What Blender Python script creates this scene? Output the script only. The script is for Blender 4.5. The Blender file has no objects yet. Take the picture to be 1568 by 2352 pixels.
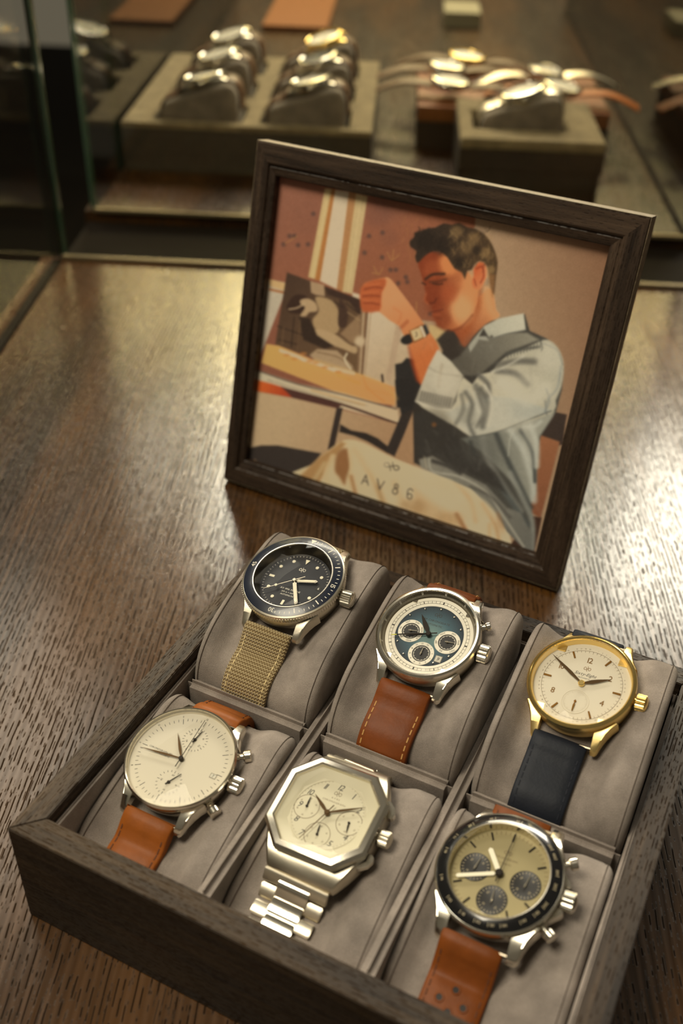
import bpy, bmesh, math, random
import numpy as np
from mathutils import Matrix, Vector
random.seed(7); rng = np.random.default_rng(7)
SC = bpy.context.scene
COL = SC.collection
R = math.radians
# ------------------------------------------------------------------ camera
cam_d = bpy.data.cameras.new('camera'); cam = bpy.data.objects.new('camera', cam_d); COL.objects.link(cam)
PITCH, ROLL = 0.644905, -0.032573
fwd = Vector((0, math.cos(PITCH), -math.sin(PITCH))); right = Vector((1, 0, 0)); down = fwd.cross(right)
r2 = math.cos(ROLL)*right + math.sin(ROLL)*down; d2 = -math.sin(ROLL)*right + math.cos(ROLL)*down
cam.matrix_world = Matrix(((r2.x, -d2.x, -fwd.x, 0), (r2.y, -d2.y, -fwd.y, 0), (r2.z, -d2.z, -fwd.z, .325), (0, 0, 0, 1)))
cam_d.sensor_fit = 'VERTICAL'; cam_d.sensor_height = 36; cam_d.sensor_width = 24
cam_d.lens = 36*2382.853/2352
cam_d.clip_start = .01; cam_d.clip_end = 50
cam_d.dof.use_dof = True; cam_d.dof.focus_distance = .384; cam_d.dof.aperture_fstop = 8.0
SC.camera = cam
# ------------------------------------------------------------------ world, lights, exposure
w = bpy.data.worlds.new('world'); SC.world = w; w.use_nodes = True
w.node_tree.nodes['Background'].inputs[0].default_value = (1.0, .86, .62, 1); w.node_tree.nodes['Background'].inputs[1].default_value = .12
def area(name, loc, target, sx, sy, energy, color):
    l = bpy.data.lights.new(name, 'AREA'); l.shape = 'RECTANGLE'; l.size = sx; l.size_y = sy; l.energy = energy; l.color = color
    o = bpy.data.objects.new(name, l); COL.objects.link(o); o.location = loc
    o.rotation_euler = (Vector(target)-Vector(loc)).to_track_quat('-Z', 'Y').to_euler(); return o
area('window_light', (.32, 1.75, 1.00), (.06, .40, 0), 1.24, .34, 38, (1, .92, .78))
area('ceiling_panel', (-.66, 1.05, 1.02), (-.1, .30, 0), .6, .45, 4, (1, .91, .76))
area('warm_shelf_light', (.20, 2.60, .98), (.08, .70, 0), 1.24, .34, 30, (1, .79, .38))
area('ceiling_lamp', (-.55, .10, 1.30), (.03, .38, 0), .5, .5, 15, (1, .90, .70))
SC.view_settings.view_transform = 'Standard'; SC.view_settings.look = 'None'
SC.view_settings.gamma = 1; SC.view_settings.use_curve_mapping = False
SC.view_settings.exposure = 0.0

# ------------------------------------------------------------------ helpers
def lin(c):
    return tuple(((v/255)/12.92 if v/255 <= .04045 else ((v/255+.055)/1.055)**2.4) for v in c)
class NT:
    def __init__(s, name):
        s.m = bpy.data.materials.new(name); s.m.use_nodes = True; s.t = s.m.node_tree; s.t.nodes.clear()
        s.out = s.t.nodes.new('ShaderNodeOutputMaterial')
    def n(s, typ, props=None, **inp):
        nd = s.t.nodes.new('ShaderNode'+typ)
        for k, v in (props or {}).items(): setattr(nd, k, v)
        for k, v in inp.items():
            key = int(k[1:]) if k[0] == 'i' and k[1:].isdigit() else k.replace('_', ' ')
            sk = nd.inputs[key]
            if hasattr(v, 'is_output'): s.t.links.new(v, sk)
            else: sk.default_value = v
        return nd
    def math(s, op, a, b=0.0, c=None, clamp=False):
        nd = s.t.nodes.new('ShaderNodeMath'); nd.operation = op; nd.use_clamp = clamp
        for i, v in enumerate((a, b, c)):
            if v is None: continue
            if hasattr(v, 'is_output'): s.t.links.new(v, nd.inputs[i])
            else: nd.inputs[i].default_value = v
        return nd.outputs[0]
    def ramp(s, fac, stops, interp='LINEAR'):
        nd = s.t.nodes.new('ShaderNodeValToRGB'); cr = nd.color_ramp; cr.interpolation = interp
        while len(cr.elements) < len(stops): cr.elements.new(.5)
        for e, (p, c) in zip(cr.elements, stops): e.position = p; e.color = tuple(c)[:3]+(1,)
        s.t.links.new(fac, nd.inputs[0]); return nd.outputs[0]
    def mix(s, fac, a, b):
        nd = s.t.nodes.new('ShaderNodeMix'); nd.data_type = 'RGBA'
        for i, v in ((0, fac), (6, a), (7, b)):
            if hasattr(v, 'is_output'): s.t.links.new(v, nd.inputs[i])
            else: nd.inputs[i].default_value = v if i == 0 else tuple(v)[:3]+(1,)
        return nd.outputs[2]
    def coords(s, scale=(1, 1, 1), rot=(0, 0, 0), kind='Object'):
        tc = s.t.nodes.new('ShaderNodeTexCoord')
        return s.n('Mapping', Vector=tc.outputs[kind], Scale=scale, Rotation=rot).outputs[0]
    def noise(s, vec, scale, detail=3, rough=.5, dist=0):
        return s.n('TexNoise', Vector=vec, Scale=scale, Detail=detail, Roughness=rough, Distortion=dist).outputs[0]
    def bump(s, h, strength=.3, dist=.0005):
        return s.n('Bump', Height=h, Strength=strength, Distance=dist).outputs[0]
    def pbr(s, color, rough=.5, metal=0.0, normal=None, **kw):
        b = s.n('BsdfPrincipled')
        for k, v in dict(Base_Color=color, Roughness=rough, Metallic=metal, **kw).items():
            sk = b.inputs[k.replace('_', ' ')]
            if hasattr(v, 'is_output'): s.t.links.new(v, sk)
            else: sk.default_value = (tuple(v)[:3]+(1,)) if isinstance(v, (tuple, list)) else v
        if normal is not None: s.t.links.new(normal, b.inputs['Normal'])
        s.t.links.new(b.outputs[0], s.out.inputs[0]); return s.m
M = {}
def plain(name, rgb, rough=.5, metal=0.0, **kw):
    t = NT(name); M[name] = t.pbr(lin(rgb), rough, metal, **kw)
def pores(t, x, y, period, length, width=.17, thr=.47, seed=0.0):
    """rows of elongated open pores: x across the grain, y along it (metres)"""
    u = t.math('MULTIPLY', x, 1/period); row = t.math('FLOOR', u); f = t.math('ABSOLUTE', t.math('SUBTRACT', t.math('SUBTRACT', u, row), .5))
    vec = t.n('CombineXYZ', X=t.math('ADD', t.math('MULTIPLY', row, 7.31), seed), Y=t.math('MULTIPLY', y, 1/length)).outputs[0]
    n = t.noise(vec, 1.0, 1.5, .6)
    den = t.noise(t.n('CombineXYZ', X=t.math('MULTIPLY', x, 45), Y=t.math('MULTIPLY', y, 7), Z=seed).outputs[0], 1.0, 2, .5)
    on = t.math('MULTIPLY', t.math('SUBTRACT', t.math('ADD', n, t.math('MULTIPLY', t.math('SUBTRACT', den, .5), .35)), thr), 14, clamp=True)
    return t.math('MULTIPLY', on, t.math('MULTIPLY', t.math('SUBTRACT', width, f), 14, clamp=True))
def wood(name, axis, dark, mid, light, orange, rough=.42, pore=1.0, scale=1.0, orange_at=.62, spec=.32):
    t = NT(name); st = [1.0, 1.0, 1.0]; st[axis] = .05
    v = t.coords(tuple(st)); n1 = t.noise(v, 70*scale, 5, .6, .4); n2 = t.noise(v, 420*scale, 3, .6)
    base = t.ramp(t.math('ADD', t.math('MULTIPLY', n1, .55), t.math('MULTIPLY', n2, .45)), [(.38, dark), (.5, mid), (.62, light)])
    n3 = t.noise(v, 38*scale, 4, .65, .8)
    base = t.mix(t.ramp(n3, [(orange_at-.06, (0, 0, 0)), (orange_at+.1, (1, 1, 1))]), base, orange)
    tc = t.n('TexCoord'); sep = t.n('SeparateXYZ', Vector=tc.outputs['Object']); wob = t.noise(v, 50, 2, .5)
    oth = [i for i in range(3) if i != axis]; x = t.math('ADD', t.math('ADD', sep.outputs[oth[0]], sep.outputs[oth[1]]), t.math('MULTIPLY', wob, .006)); y = sep.outputs[axis]
    p = t.math('MAXIMUM', pores(t, x, y, .0011, .0042, .2, .50), t.math('MULTIPLY', pores(t, x, y, .0007, .003, .25, .52, 3.7), .6))
    col = t.mix(t.math('MULTIPLY', p, .85*pore), base, (.008, .006, .005))
    h = t.math('SUBTRACT', t.math('MULTIPLY', n2, .12), t.math('MULTIPLY', p, pore))
    M[name] = t.pbr(col, t.math('ADD', t.math('MULTIPLY', p, .3), rough), 0, t.bump(h, .35, .0003), Specular_IOR_Level=t.math('MULTIPLY', t.math('SUBTRACT', 1, t.math('MULTIPLY', p, .8)), spec))
def table_wood(name, k=1.0):
    t = NT(name)
    wob = t.noise(t.coords((1, .22, 1)), 14, 2, .5); wob2 = t.noise(t.coords((1, .3, 1)), 90, 2, .5)
    tc = t.n('TexCoord'); sep = t.n('SeparateXYZ', Vector=tc.outputs['Object'])
    x = t.math('ADD', sep.outputs[0], t.math('ADD', t.math('MULTIPLY', t.math('SUBTRACT', wob, .5), .016), t.math('MULTIPLY', t.math('SUBTRACT', wob2, .5), .0022))); y = sep.outputs[1]
    def vec(sx, sy): return t.n('CombineXYZ', X=t.math('MULTIPLY', x, sx), Y=t.math('MULTIPLY', y, sy)).outputs[0]
    n1 = t.noise(vec(70, 3), 1, 5, .6, .3); n2 = t.noise(vec(560, 16), 1, 3, .6); n3 = t.noise(vec(12, 2.2), 1, 4, .6)
    ring = t.math('MULTIPLY', t.math('ADD', t.math('SINE', t.math('MULTIPLY', x, 2*math.pi/.0034)), 1), .5)
    f = t.math('ADD', t.math('MULTIPLY', n1, .42), t.math('ADD', t.math('MULTIPLY', n2, .40), t.math('MULTIPLY', ring, .18)))
    base = t.ramp(f, [(.32, tuple(k*a for a in (.011, .005, .002))), (.48, tuple(k*a for a in (.038, .018, .007))), (.64, tuple(k*a for a in (.098, .044, .014)))])
    base = t.mix(t.ramp(n3, [(.42, (0, 0, 0)), (.72, (.85, .85, .85))]), base, (.200*k, .084*k, .018*k))
    p = t.math('MAXIMUM', pores(t, x, y, .0022, .0066, .18, .455), t.math('MULTIPLY', pores(t, t.math('ADD', x, .0008), y, .0013, .0045, .2, .54, 5.1), .8))
    col = t.mix(t.math('MULTIPLY', p, .75), base, (.007, .005, .003))
    h = t.math('SUBTRACT', 1, p)
    M[name] = t.pbr(col, t.math('ADD', t.math('MULTIPLY', p, .4), t.math('ADD', .12, t.math('MULTIPLY', n2, .18))), 0, t.bump(h, .03, .0002), Specular_IOR_Level=t.math('MULTIPLY', t.math('SUBTRACT', 1, t.math('MULTIPLY', p, .92)), t.math('ADD', .42, t.math('MULTIPLY', t.math('ADD', n2, ring), .22))))
def suede(name, rgb):
    t = NT(name); v = t.coords(); n = t.noise(v, 3600, 2, .6); n2 = t.noise(v, 70, 3, .6); n3 = t.noise(v, 5000, 2, .5)
    c = lin(rgb); f = t.math('ADD', t.math('MULTIPLY', n2, .7), t.math('MULTIPLY', t.math('ADD', n, n3), .38))
    col = t.ramp(f, [(.45, tuple(a*.55 for a in c)), (.72, c), (1.0, tuple(min(1, a*1.6) for a in c))])
    M[name] = t.pbr(col, .95, 0, t.bump(n, .6, .0004), Sheen_Weight=.15, Sheen_Roughness=.4, Sheen_Tint=(1, .95, .85), Specular_IOR_Level=.12)
def leather(name, rgb, rough=.42):
    t = NT(name); v = t.coords(); n = t.noise(v, 900, 4, .6); n2 = t.noise(v, 120, 4, .6)
    c = lin(rgb); col = t.mix(n2, tuple(a*.6 for a in c), tuple(a*1.35 for a in c))
    M[name] = t.pbr(col, rough, 0, t.bump(n, .25, .0003), Specular_IOR_Level=.24)
def nylon(name):
    t = NT(name); tc = t.n('TexCoord'); sep = t.n('SeparateXYZ', Vector=tc.outputs['UV'])
    u = t.math('MULTIPLY', sep.outputs[0], 2*math.pi/1.15); vv = t.math('MULTIPLY', sep.outputs[1], 2*math.pi/1.3)
    zig = t.math('MULTIPLY', t.math('PINGPONG', sep.outputs[0], .575), 2*math.pi/1.15)
    a = t.math('SINE', t.math('ADD', vv, zig)); b = t.math('ABSOLUTE', t.math('SINE', t.math('MULTIPLY', u, 1.0)))
    h = t.math('MULTIPLY', t.math('ADD', t.math('MULTIPLY', a, .5), .5), t.math('ADD', .35, t.math('MULTIPLY', b, .65)))
    col = t.mix(h, lin((112, 88, 50)), lin((236, 212, 160)))
    M[name] = t.pbr(col, .7, 0, t.bump(h, .9, .0006), Specular_IOR_Level=.3, Sheen_Weight=.2)
def glass(name, tint=(1, 1, 1), ior=1.5, spec=1.0):
    t = NT(name); fr = t.n('Fresnel', IOR=ior); gl = t.n('BsdfGlossy', Color=(1, 1, 1, 1), Roughness=.02); tr = t.n('BsdfTransparent', Color=tint+(1,))
    mx = t.n('MixShader', Fac=t.math('MULTIPLY', fr.outputs[0], spec), i1=tr.outputs[0], i2=gl.outputs[0])
    t.t.links.new(mx.outputs[0], t.out.inputs[0]); M[name] = t.m
def brushed(name, rgb, rough):
    t = NT(name); n = t.noise(t.coords((1, 30, 30)), 300, 2, .5)
    M[name] = t.pbr(lin(rgb), t.math('ADD', rough-.05, t.math('MULTIPLY', n, .12)), 1.0, t.bump(n, .06, .0002))
table_wood('table_wood', .64); table_wood('counter_wood', .42)
DK = dict(dark=(.014, .009, .006), mid=(.040, .026, .016), light=(.085, .056, .034), orange=(.150, .066, .024))
wood('box_wood_x', 0, **DK, rough=.5, pore=.42); wood('box_wood_y', 1, **DK, rough=.5, pore=.42)
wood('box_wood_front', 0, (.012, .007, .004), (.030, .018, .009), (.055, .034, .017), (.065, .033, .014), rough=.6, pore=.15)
FK = dict(dark=(.018, .011, .007), mid=(.045, .028, .018), light=(.085, .054, .034), orange=(.15, .062, .024))
wood('frame_wood_x', 0, **FK, rough=.45, pore=.5, orange_at=.66); wood('frame_wood_y', 1, **FK, rough=.45, pore=.5, orange_at=.66)
wood('edge_highlight_wood', 0, (.09, .066, .04), (.17, .13, .08), (.25, .19, .12), (.22, .13, .06), rough=.5, pore=.4)  # frame wood paled: light on the outer edges is painted into the colour
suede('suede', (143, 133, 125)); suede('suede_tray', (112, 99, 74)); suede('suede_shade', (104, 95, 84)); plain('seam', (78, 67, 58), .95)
plain('steel', (228, 222, 208), .18, 1.0); brushed('steel_brushed', (214, 206, 188), .34); plain('steel_dark', (120, 112, 98), .3, 1.0)
plain('gold', (250, 220, 142), .24, 1.0); brushed('gold_satin', (248, 220, 150), .36); plain('gold_dark', (150, 108, 50), .3, .9)
plain('navy_insert', (18, 26, 44), .3, 0, Coat_Weight=.2); plain('black_insert', (16, 16, 18), .18, 0, Coat_Weight=.6)
plain('black_dial', (10, 13, 22), .4); plain('black_sub', (26, 24, 22), .45); plain('silver_dial', (204, 196, 176), .45, .0)
plain('ivory_dial', (206, 199, 172), .5); plain('cream_dial', (210, 202, 182), .5); plain('champagne_dial', (152, 140, 100), .42, .2)
plain('white_print', (236, 230, 214), .5); plain('white_ring', (232, 226, 208), .5); plain('dark_print', (38, 34, 30), .5); plain('brown_print', (104, 82, 50), .5)
plain('faint_print', (170, 156, 124), .5)
plain('lume', (238, 231, 205), .5); plain('hand_dark', (44, 38, 32), .3, .5); plain('hand_steel', (190, 182, 165), .25, 1.0); plain('hand_bronze', (96, 74, 48), .3, .8)
plain('yellow_tip', (200, 200, 60), .5); plain('date_white', (200, 196, 180), .5); plain('crown_hole', (30, 24, 20), .6)
leather('tan_leather', (146, 80, 26), .5); leather('cognac_leather', (118, 60, 20), .5); leather('amber_leather', (124, 65, 20), .5); leather('navy_leather', (30, 34, 43), .55)
leather('brown_strap', (84, 58, 36)); leather('tan_block', (116, 70, 34), .6); leather('tan_pad', (112, 68, 30), .8); leather('grey_block', (56, 50, 42), .75); leather('dark_block', (46, 38, 30), .7)
plain('thread_tan', (196, 150, 88), .8); plain('thread_brown', (92, 52, 26), .8); plain('thread_navy', (22, 26, 38), .8); plain('thread_khaki', (214, 192, 142), .8)
nylon('khaki_nylon'); glass('crystal', (1, 1, 1), 1.42, .22); glass('pane', (.97, .97, .945), 1.5, 1.0); glass('pane_coated', (.97, .97, .945), 1.5, .1)
plain('pane_edge', (52, 74, 58), .25, 0, Coat_Weight=.5); plain('rail_metal', (118, 106, 82), .5, .6); plain('channel', (24, 19, 14), .8, Specular_IOR_Level=.08)
plain('dark_floor', (17, 14, 11), .9, Specular_IOR_Level=.1); plain('light_shelf', (112, 104, 78), .6); plain('paper', (40, 34, 28), .9); plain('speck', (190, 175, 150), .9)
t = NT('blue_dial'); tc = t.n('TexCoord'); ln = t.n('VectorMath', {'operation': 'LENGTH'}, i0=t.n('Mapping', Vector=tc.outputs['Object'], Scale=(1, 1, 0)).outputs[0])
nz = t.noise(t.coords(), 3000, 2, .6)
M['blue_dial'] = t.pbr(t.ramp(t.math('ADD', t.math('MULTIPLY', ln.outputs['Value'], 70), t.math('MULTIPLY', t.math('SUBTRACT', nz, .5), .14)), [(.15, lin((98, 126, 124))), (.5, lin((54, 86, 98))), (.92, lin((11, 22, 36)))]), .4, .15)

class MB:
    """collects geometry in millimetres"""
    def __init__(s): s.v = []; s.f = []; s.uv = []
    def add(s, v, f, uv=None):
        b = len(s.v); s.v += [tuple(p) for p in v]; s.f += [tuple(b+i for i in q) for q in f]
        s.uv += list(uv) if uv is not None else [(0, 0)]*len(v); return s
    def box(s, x0, x1, y0, y1, z0, z1):
        return s.add([(x, y, z) for z in (z0, z1) for y in (y0, y1) for x in (x0, x1)],
                     [(0, 2, 3, 1), (4, 5, 7, 6), (0, 1, 5, 4), (2, 6, 7, 3), (0, 4, 6, 2), (1, 3, 7, 5)])
    def lathe(s, prof, seg=72, cx=0, cy=0):
        v = []; f = []; n = len(prof)
        for i in range(seg):
            a = 2*math.pi*i/seg
            for r, z in prof: v.append((cx+r*math.cos(a), cy+r*math.sin(a), z))
        for i in range(seg):
            j = (i+1) % seg
            for k in range(n-1): f.append((i*n+k, j*n+k, j*n+k+1, i*n+k+1))
        return s.add(v, f)
    def disc(s, r, z, seg=72, cx=0, cy=0):
        return s.add([(cx+r*math.cos(2*math.pi*i/seg), cy+r*math.sin(2*math.pi*i/seg), z) for i in range(seg)], [tuple(range(seg))])
    def ring(s, r0, r1, z, seg=72, cx=0, cy=0, z1=None): return s.lathe([(r1, z if z1 is None else z1), (r0, z)], seg, cx, cy)
    def prism(s, poly, z0, z1):
        n = len(poly); a = sum(poly[i][0]*poly[(i+1) % n][1]-poly[(i+1) % n][0]*poly[i][1] for i in range(n))
        if a < 0: poly = poly[::-1]
        return s.add([(x, y, z0) for x, y in poly]+[(x, y, z1) for x, y in poly],
                     [tuple(range(n))[::-1], tuple(range(n, 2*n))]+[(i, (i+1) % n, n+(i+1) % n, n+i) for i in range(n)])
    def cyl(s, p0, p1, prof, seg=24):
        """profile of (t along axis in mm, r) around the axis p0->p1"""
        p0 = Vector(p0); d = (Vector(p1)-p0).normalized(); u = d.orthogonal().normalized(); w = d.cross(u); n = len(prof); v = []; f = []
        for i in range(seg):
            a = 2*math.pi*i/seg; e = u*math.cos(a)+w*math.sin(a)
            for tt, r in prof: v.append(p0+d*tt+e*r)
        for i in range(seg):
            j = (i+1) % seg
            for k in range(n-1): f.append((i*n+k, j*n+k, j*n+k+1, i*n+k+1))
        return s.add(v, f)
    def tube(s, pts, r, seg=6, closed=False):
        pts = [Vector(p) for p in pts]; n = len(pts); v = []; f = []
        for i, p in enumerate(pts):
            d = (pts[(i+1) % n if closed else min(i+1, n-1)]-pts[(i-1) % n if closed else max(i-1, 0)]).normalized()
            ref = Vector((0, 0, 1)) if abs(d.z) < .9 else Vector((1, 0, 0)); u = d.cross(ref).normalized(); w = d.cross(u)
            for k in range(seg): a = 2*math.pi*k/seg; v.append(p+(u*math.cos(a)+w*math.sin(a))*r)
        for i in range(n if closed else n-1):
            j = (i+1) % n
            for k in range(seg): f.append((i*seg+k, i*seg+(k+1) % seg, j*seg+(k+1) % seg, j*seg+k))
        if not closed: f += [tuple(range(seg))[::-1], tuple(range((n-1)*seg, n*seg))]
        return s.add(v, f)
    def rect(s, cx, cy, ang, r0, r1, wd, z):
        """printed tick at clock angle ang (deg, clockwise from 12) between radii"""
        a = R(ang); d = (math.sin(a), math.cos(a)); q = (d[1], -d[0]); h = wd/2
        return s.add([(cx+d[0]*r+q[0]*e, cy+d[1]*r+q[1]*e, z) for r, e in ((r0, -h), (r0, h), (r1, h), (r1, -h))], [(0, 1, 2, 3)])
    def loft(s, rings, cap=True):
        n = len(rings[0]); v = [p for r in rings for p in r]; f = []
        for i in range(len(rings)-1):
            for k in range(n): f.append((i*n+k, i*n+(k+1) % n, (i+1)*n+(k+1) % n, (i+1)*n+k))
        if cap: f += [tuple(range(n))[::-1], tuple(range((len(rings)-1)*n, len(rings)*n))]
        return s.add(v, f)
    def xf(s, m): s.v = [tuple(m @ Vector(p)) for p in s.v]; return s
    def build(s, name, mat, parent=None, smooth=32, bevel=0, seg=2, recalc=True):
        me = bpy.data.meshes.new(name); me.from_pydata([(a*.001, b*.001, c*.001) for a, b, c in s.v], [], s.f)
        if any(u != (0, 0) for u in s.uv):
            ul = me.uv_layers.new(name='UVMap'); idx = np.zeros(len(me.loops), dtype=np.int32); me.loops.foreach_get('vertex_index', idx)
            ul.data.foreach_set('uv', np.array(s.uv, dtype=np.float32)[idx].ravel())
        if bevel or recalc:
            bm = bmesh.new(); bm.from_mesh(me)
            if recalc: bmesh.ops.recalc_face_normals(bm, faces=bm.faces)
            if bevel:
                es = [e for e in bm.edges if len(e.link_faces) == 2 and e.calc_face_angle(0) > R(40)]
                bmesh.ops.bevel(bm, geom=es, offset=bevel*.001, segments=seg, affect='EDGES', clamp_overlap=True)
            bm.to_mesh(me); bm.free()
        if smooth: me.shade_smooth(); me.set_sharp_from_angle(angle=R(smooth))
        if isinstance(mat, str): mat = M[mat]
        me.materials.append(mat)
        o = bpy.data.objects.new(name, me); COL.objects.link(o)
        if parent: o.parent = parent
        return o
def empty(name, mw): o = bpy.data.objects.new(name, None); o.empty_display_size = .01; COL.objects.link(o); o.matrix_world = mw; return o
def tag(o, label=None, cat=None, group=None, kind=None):
    for k, v in (('label', label), ('category', cat), ('group', group), ('kind', kind)):
        if v: o[k] = v
    return o
def copy_tree(o, parent=None):
    c = o.copy(); COL.objects.link(c); c.parent = parent
    for ch in list(o.children): copy_tree(ch, c)
    return c
def catmull(pts, n=6, closed=False):
    P = [Vector(p) for p in pts]; out = []; m = len(P)
    for i in range(m if closed else m-1):
        p0, p1, p2, p3 = [P[(i+k) % m] if closed else P[min(max(i+k, 0), m-1)] for k in (-1, 0, 1, 2)]
        for j in range(n):
            u = j/n; out.append(.5*((2*p1)+(p2-p0)*u+(2*p0-5*p1+4*p2-p3)*u*u+(3*p1-p0-3*p2+p3)*u**3))
    if not closed: out.append(P[-1])
    return out
# glyph outlines of the built-in font, made once
GL = {}
def make_glyphs(chars):
    obs = []
    for ch in chars:
        cu = bpy.data.curves.new('glyph', 'FONT'); cu.body = ch; cu.size = 1; cu.resolution_u = 2
        o = bpy.data.objects.new('glyph', cu); COL.objects.link(o); obs.append((ch, o, cu))
    bpy.context.view_layer.update(); dg = bpy.context.evaluated_depsgraph_get()
    for ch, o, cu in obs:
        me = bpy.data.meshes.new_from_object(o.evaluated_get(dg)); v = [(p.co.x, p.co.y) for p in me.vertices]; f = [tuple(p.vertices) for p in me.polygons]
        x0 = min(p[0] for p in v); x1 = max(p[0] for p in v); GL[ch] = ([(a-x0, b) for a, b in v], f, x1-x0)
        bpy.data.meshes.remove(me); bpy.data.objects.remove(o); bpy.data.curves.remove(cu)
make_glyphs('ABCDEFGHIJKLMNOPQRSTUVWXYZ0123456789=.-aehimxtygf')
def text(mb, body, cx, cy, size, z, rot=0.0, sp=.12, slant=0.0, arc=None):
    """flat lettering centred on (cx, cy); rot in degrees counter-clockwise"""
    ws = [(.3 if c == ' ' else GL[c][2]) for c in body]; total = sum(ws)+sp*(len(body)-1); x = -total/2; a = R(rot); ca, sa = math.cos(a), math.sin(a)
    for c, wd in zip(body, ws):
        if c != ' ':
            v, f, _ = GL[c]; pts = []
            for px, py in v:
                X = (x+px+slant*py)*size; Y = (py-.35)*size; pts.append((cx+X*ca-Y*sa, cy+X*sa+Y*ca, z))
            mb.add(pts, f)
        x += wd+sp
def radial_text(mb, body, ang, r, size, z, cx=0, cy=0):
    a = R(ang); text(mb, body, cx+r*math.sin(a), cy+r*math.cos(a), size, z, -ang, .08)
LOGO = [(.02, -.85), (-.12, -.35), (-.32, .25), (-.62, .48), (-.92, .22), (-.95, -.18), (-.7, -.4), (-.4, -.3), (0, 0), (.4, .3), (.7, .4), (.95, .18), (.92, -.22), (.62, -.48), (.32, -.25), (.12, .35), (-.02, .85)]
def stroke(mb, pts, wd, z, n=5):
    P = catmull([(a, b, 0) for a, b in pts], n); v = []; f = []
    for i, p in enumerate(P):
        d = (P[min(i+1, len(P)-1)]-P[max(i-1, 0)]).normalized(); q = Vector((-d.y, d.x, 0))*wd/2
        v += [(p.x+q.x, p.y+q.y, z), (p.x-q.x, p.y-q.y, z)]
    for i in range(len(P)-1): f.append((2*i, 2*i+1, 2*i+3, 2*i+2))
    mb.add(v, f)
def logo(mb, cx, cy, size, z, wd=.16): stroke(mb, [(cx+a*size, cy+b*size) for a, b in LOGO], wd, z)

# ------------------------------------------------------------------ the table and the glass cases
TR = Matrix.Rotation(R(-2.2), 4, 'Z')
def slab(name, x0, x1, y0, y1, z0, z1, mat, parent=None, bevel=0, mw=None):
    o = MB().box(x0, x1, y0, y1, z0, z1).build(name, mat, parent, bevel=bevel)
    if parent is None: o.matrix_world = mw if mw is not None else TR
    return o
tab = slab('tabletop', -262, 900, -520, 733, -40, 0, 'table_wood', bevel=0)
tag(tab, 'dark brown oak tabletop with open grain, carrying the watch box and picture frame', 'table')
fl = slab('floor', -3000, 3000, -1500, 4500, -760, -740, 'dark_floor'); tag(fl, kind='structure')
gap = slab('trim_1', -252, 700, 741, 829, -40, -9, 'channel'); tag(gap, kind='structure')
t2 = slab('display_counter', -254, 1200, 829, 2300, -40, 0, 'counter_wood')
tag(t2, 'brown wooden counter behind the glass carrying the blurred display trays', 'counter')
def pane_case(name, label, panes, rails, gm='pane'):
    e = empty(name, TR); tag(e, label, 'glass case')
    for (x0, x1, y0, y1, z0, z1) in panes:
        p = slab('glass_pane', x0, x1, y0, y1, z0, z1, gm, e)
        if x1-x0 > y1-y0:
            for xx in (x0-1.2, x1): MB().box(xx, xx+1.2, y0, y1, z0, z1).build('pane_edge', 'pane_edge', p)
        else:
            for yy in (y0-1.2, y1): MB().box(x0, x1, yy, yy+1.2, z0, z1).build('pane_edge', 'pane_edge', p)
    for (x0, x1, y0, y1, z0, z1) in rails: slab('rail', x0, x1, y0, y1, z0, z1, 'rail_metal' if x1-x0 > 100 else 'channel', e, bevel=.6)
    return e
pane_case('glass_enclosure', 'clear glass enclosure standing around the foreground table at back and left',
          [(-244, 640, 734, 740, .2, 420), (-250, -245, 120, 738, .2, 420)], [(-246, 640, 728.5, 733.5, 0, 3.2), (-252, -244.5, 120, 728, 0, 1.2)], 'pane_coated')
pane_case('glass_showcase', 'glass showcase behind the picture frame holding rows of watches',
          [(-247, 243, 832, 837, .2, 420), (-251, -246, 839, 1700, .2, 420), (243, 248, 839, 1700, .2, 420)], [(-246, 242, 826, 831.5, 0, 3.0), (241, 250, 839, 1700, 0, 2.0)])
for i, (x, y, r) in enumerate(((-157, 640, .9), (-215, 620, .8), (-228, 604, .6))):
    o = MB().lathe([(.01, r*.9), (r*.6, r*.7), (r, r*.2), (r*.8, 0), (.01, 0)], 8).build('lint_speck', 'speck')
    o.matrix_world = TR @ Matrix.Translation((x*.001, y*.001, 0))
    tag(o, ('largest pale lint speck on the table left of the frame', 'pale lint speck midway between two others near the left glass', 'smallest pale lint speck nearest the left glass')[i], 'speck')

# ------------------------------------------------------------------ watch box (millimetres in the box's own frame)
BOXM = Matrix.Translation((-.1016536, .1982916, 0)) @ Matrix.Rotation(-.4405632, 4, 'Z')
BW, BD, BH, BT = 185.5, 171.4, 47.5, 8.8
box = empty('watch_box', BOXM); tag(box, 'dark wooden six slot watch box with grey suede lining and mitred rim', 'watch box')
def mitred(p0, p1, q1, q0, z0, z1): return MB().prism([p0, p1, q1, q0], z0, z1)
e = BT
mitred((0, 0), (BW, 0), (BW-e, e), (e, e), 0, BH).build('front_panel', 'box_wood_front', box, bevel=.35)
mitred((0, BD), (BW, BD), (BW-e, BD-e), (e, BD-e), 0, BH).build('back_panel', 'box_wood_x', box, bevel=.35)
mitred((0, 0), (0, BD), (e, BD-e), (e, e), 0, BH).build('side_panel', 'box_wood_y', box, bevel=.35)
mitred((BW, 0), (BW, BD), (BW-e, BD-e), (BW-e, e), 0, BH).build('side_panel', 'box_wood_y', box, bevel=.35)
MB().box(e, BW-e, e, BD-e, 1, 4).build('base_board', 'box_wood_x', box)
MB().box(e, BW-e, e, BD-e, 4, 6).build('base_lining', 'suede', box)
LZ = 42.7
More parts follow.
